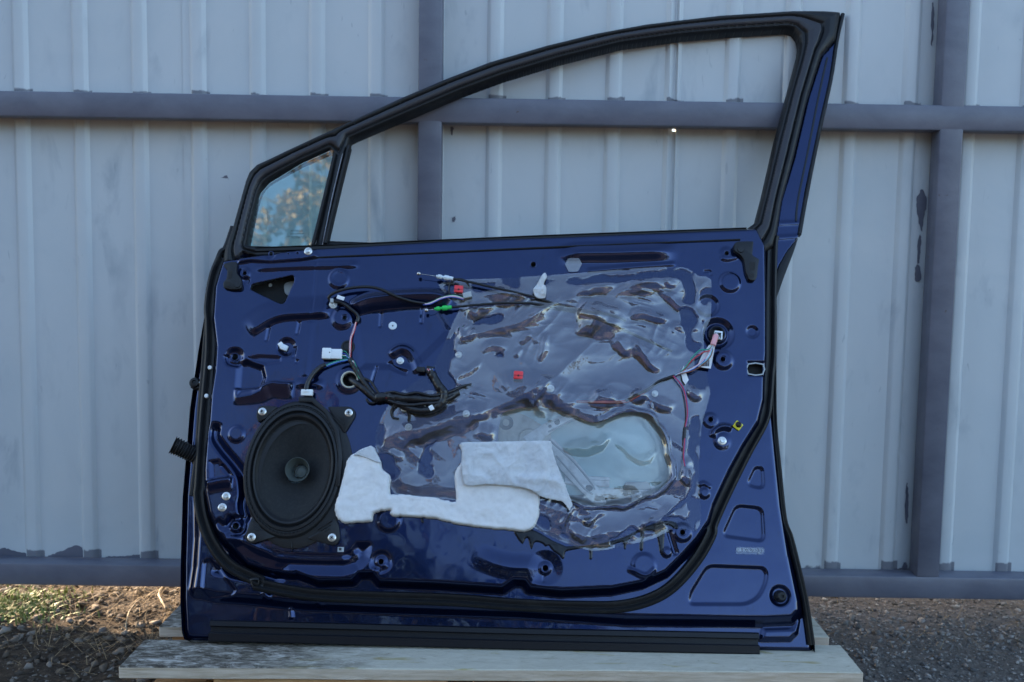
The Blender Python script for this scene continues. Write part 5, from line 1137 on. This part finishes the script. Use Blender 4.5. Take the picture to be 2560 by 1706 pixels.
lathe('bracket_stud', M((566, 540))[0], 10, [(9*PX, 0), (8*PX, 2), (0, 2.2)], 'plastic', door, 20)
for q_ in (((650, 655), (705, 655), (698, 732), (645, 728)), ((655, 765), (692, 765), (690, 795), (655, 795))): prism('bracket_slot', uv(M(*q_), 10), 9.6, 10.4, 'dark', door, 0)
# ------------------------------------------------------------------ loom to the lock with its label
lb = empty('lock_loom', (0, 0, 0)); lb.parent = door; lb['label'] = 'coloured wires with pink tape and white bar-code flag'
lathe('lock_socket', D((1530, 1090))[0], -8, [(22*PX, 0), (22*PX, 8.5), (20*PX, 9.5), (18*PX, 8), (17*PX, 0)], 'rubber', lb, 28)
box_px('lock_plug', D((1548, 1098))[0], (22*PX, 24*PX), -6, 6, 'whiteclear', lb, rad(-6), 1); box_px('lock_plug_face', D((1548, 1095))[0], (16*PX, 17*PX), 6, 6.5, 'dark', lb, rad(-6), 0)
for k in range(5): box_px('plug_pin', D((1528+k*9, 1062+k*16))[0], (5, 1.2), 6.4, 7.2, 'whiteclear', lb, rad(-20), .1)
wire('tape_wrap', D((1528, 1095), (1515, 1140), (1498, 1190)), [8, 13, 15], 5.2, 'pinktape', lb, jit=.04)
for k, (m_, pts) in enumerate((('w_green', ((1455, 1230), (1370, 1240), (1300, 1305), (1235, 1400), (1180, 1455))), ('w_red', ((1470, 1240), (1400, 1262), (1310, 1325), (1250, 1390), (1190, 1460))), ('w_pink', ((1480, 1225), (1430, 1310), (1330, 1395), (1230, 1440), (1150, 1475))),
                               ('w_cyan', ((1490, 1225), (1440, 1330), (1330, 1400), (1220, 1450), (1120, 1490))), ('w_brown', ((1480, 1290), (1400, 1380), (1300, 1440), (1200, 1465), (1120, 1492))), ('w_white', ((1485, 1235), (1430, 1320), (1320, 1410), (1220, 1455), (1130, 1485))), ('w_blue', ((1478, 1240), (1420, 1330), (1310, 1420), (1215, 1460), (1125, 1492))))):
    wire('thin_wire', D((1500, 1185), *pts), [15, 17, 18, 17, 14, 10], 1.05, m_, lb, seg=6)
wire('loom_sleeve', D((1125, 1488), (1050, 1515), (960, 1550)) + F((740, 112), (640, 165), (550, 210)), [9, 7, 4, 2, 1, 1], 3.0, 'tape', lb)
for k, m_ in enumerate(('w_red', 'w_pink', 'w_red')): wire('thin_wire', F((735, 115+k*6), (640, 165+k*8), (550, 208+k*8), (350, 215+k*6), (140, 212+k*5)), 1.5, 1.0, m_, lb, seg=6)
fg = prism('label_flag', uv(D((1462, 1185), (1525, 1178), (1500, 1300), (1478, 1418), (1420, 1412), (1342, 1396), (1390, 1290)), 13), 12.2, 12.8, 'label', lb, 0)
for k in range(9): 
    q_ = D((1385+k*9, 1345-k*1.5), (1389+k*9+(k % 3)*1.5, 1345-k*1.5), (1386+k*9+(k % 3)*1.5, 1395), (1380+k*9, 1395)); prism('bar_mark', uv(q_, 13), 12.82, 12.95, 'ink', lb, 0)
prism('white_tag', uv(D((1185, 1445), (1215, 1388), (1225, 1440), (1240, 1470), (1262, 1530), (1230, 1575), (1205, 1540), (1190, 1480)), 11), 9.5, 10.5, 'label', lb, .2)
for k, m_ in enumerate(('w_red', 'w_purple')): wire('thin_wire', F((950+k*6, 0), (1030+k*5, 95), (1062+k*6, 220), (1070+k*5, 330), (1052+k*5, 430), (1046+k*4, 560), (1038+k*4, 680), (1050+k*3, 760)), 12, .95, m_, lb, seg=6)
wire('heat_sleeve', F((1055, 430), (1052, 480), (1049, 525)), 12, 1.8, 'wire_black', lb)
# ------------------------------------------------------------------ hinge edge: check arm and rubber gaiter
ck = empty('door_check', (0, 0, 0)); ck.parent = door; ck['label'] = 'black roller and pin of the door check arm'
lathe('check_roller', O((283, 832))[0], -34, [(15*PX, -6), (15*PX, 4), (12*PX, 8), (6.5*PX, 9), (6*PX, 6), (0, 6)], 'rubber', ck, 24)
wire('check_pin', O((300, 832), (335, 828), (372, 828)), -30, 3.2, 'zinc', ck, 4, 12); wire('check_arm', O((262, 850), (290, 862), (345, 858), (378, 850)), -34, 4.5, 'plastic', ck, 4, 10)
gq = [W(*uv1(p_, h_), h_) for p_, h_ in zip(O((135, 1235), (175, 1252), (215, 1272), (255, 1292), (300, 1318)), (-14, -18, -23, -29, -36))]
gq = [Vector(x) for x in catmull([tuple(q) for q in gq], False, 18)]; n_ = len(gq)
rr = [(.0155-.0025*i/n_)*(1+.10*math.sin(i*.95)) for i in range(n_)]
v_, f_ = tube_data(gq, rr, 24, False); k_ = len(v_); vi, fi = tube_data(gq[:22], [r*.80 for r in rr[:22]], 24, False)
f_ = f_+[[i+k_ for i in f][::-1] for f in fi]+[[(k+1) % 24, k, k+k_, (k+1) % 24+k_] for k in range(24)]
g_ = mesh_obj('rubber_gaiter', v_+vi, f_, MT['rubber'], door, True, 60); g_['label'] = 'corrugated black rubber cable gaiter sticking out at the hinge side'
for k, m_ in enumerate(('wire_black', 'w_white', 'wire_black')):
    a_ = gq[4]+EV*(.003*(k-1)); b_ = gq[16]+EV*(.002*(k-1)); v2_, f2_ = tube_data([a_, (a_+b_)/2, b_], .0012, 6); mesh_obj('gaiter_wire', v2_, f2_, MT[m_], g_)
# ------------------------------------------------------------------ identity sticker on the flange
st = F((1480, 1438), (1712, 1442), (1710, 1502), (1478, 1498))
MT['sticker'] = film_mat('clear_sticker', .0, .02, (.90, .92, .95), .15)
stk = prism('sticker', rounded(uv(st, -21), 2, 3), -21.6, -20.9, 'sticker', door, 0); stk['label'] = 'small clear identity sticker with pale print'
text('sticker_print', 'SB1BD76L70E017134', F((1608, 1466))[0], 8.6, -20.8, 'sticker_ink', stk, squeeze=.60, rot=rad(-1.8))
text('sticker_print', '001', F((1676, 1491))[0], 4.0, -20.8, 'sticker_ink', stk, squeeze=.8)
ring_mesh('sticker_print', F((1502, 1461))[0], -20.9, .80, 1.0, .2, 'sticker_ink', stk, 28, 4.2, 3.0)
ring_mesh('sticker_print', F((1502, 1461))[0], -20.9, .76, 1.0, .2, 'sticker_ink', stk, 24, 1.9, 3.0); box_px('sticker_print', F((1502, 1461))[0], (8, .5), -20.9, -20.75, 'sticker_ink', stk, 0, 0)
# water runs and drips of sealant on the lower panel
for q_ in (E((188, 1195), (205, 1200), (212, 1232), (200, 1244), (190, 1230)),): 
    q2 = catmull(uv(q_), True, 4); heightmesh('sealant_smear', q2, [], (lambda q2: (lambda U, V: PF(U, V)+.3+1.5*np.sqrt(np.clip(-sd_poly(U, V, q2)/3., 0, 1))))(q2), .9, 'butyl', door)
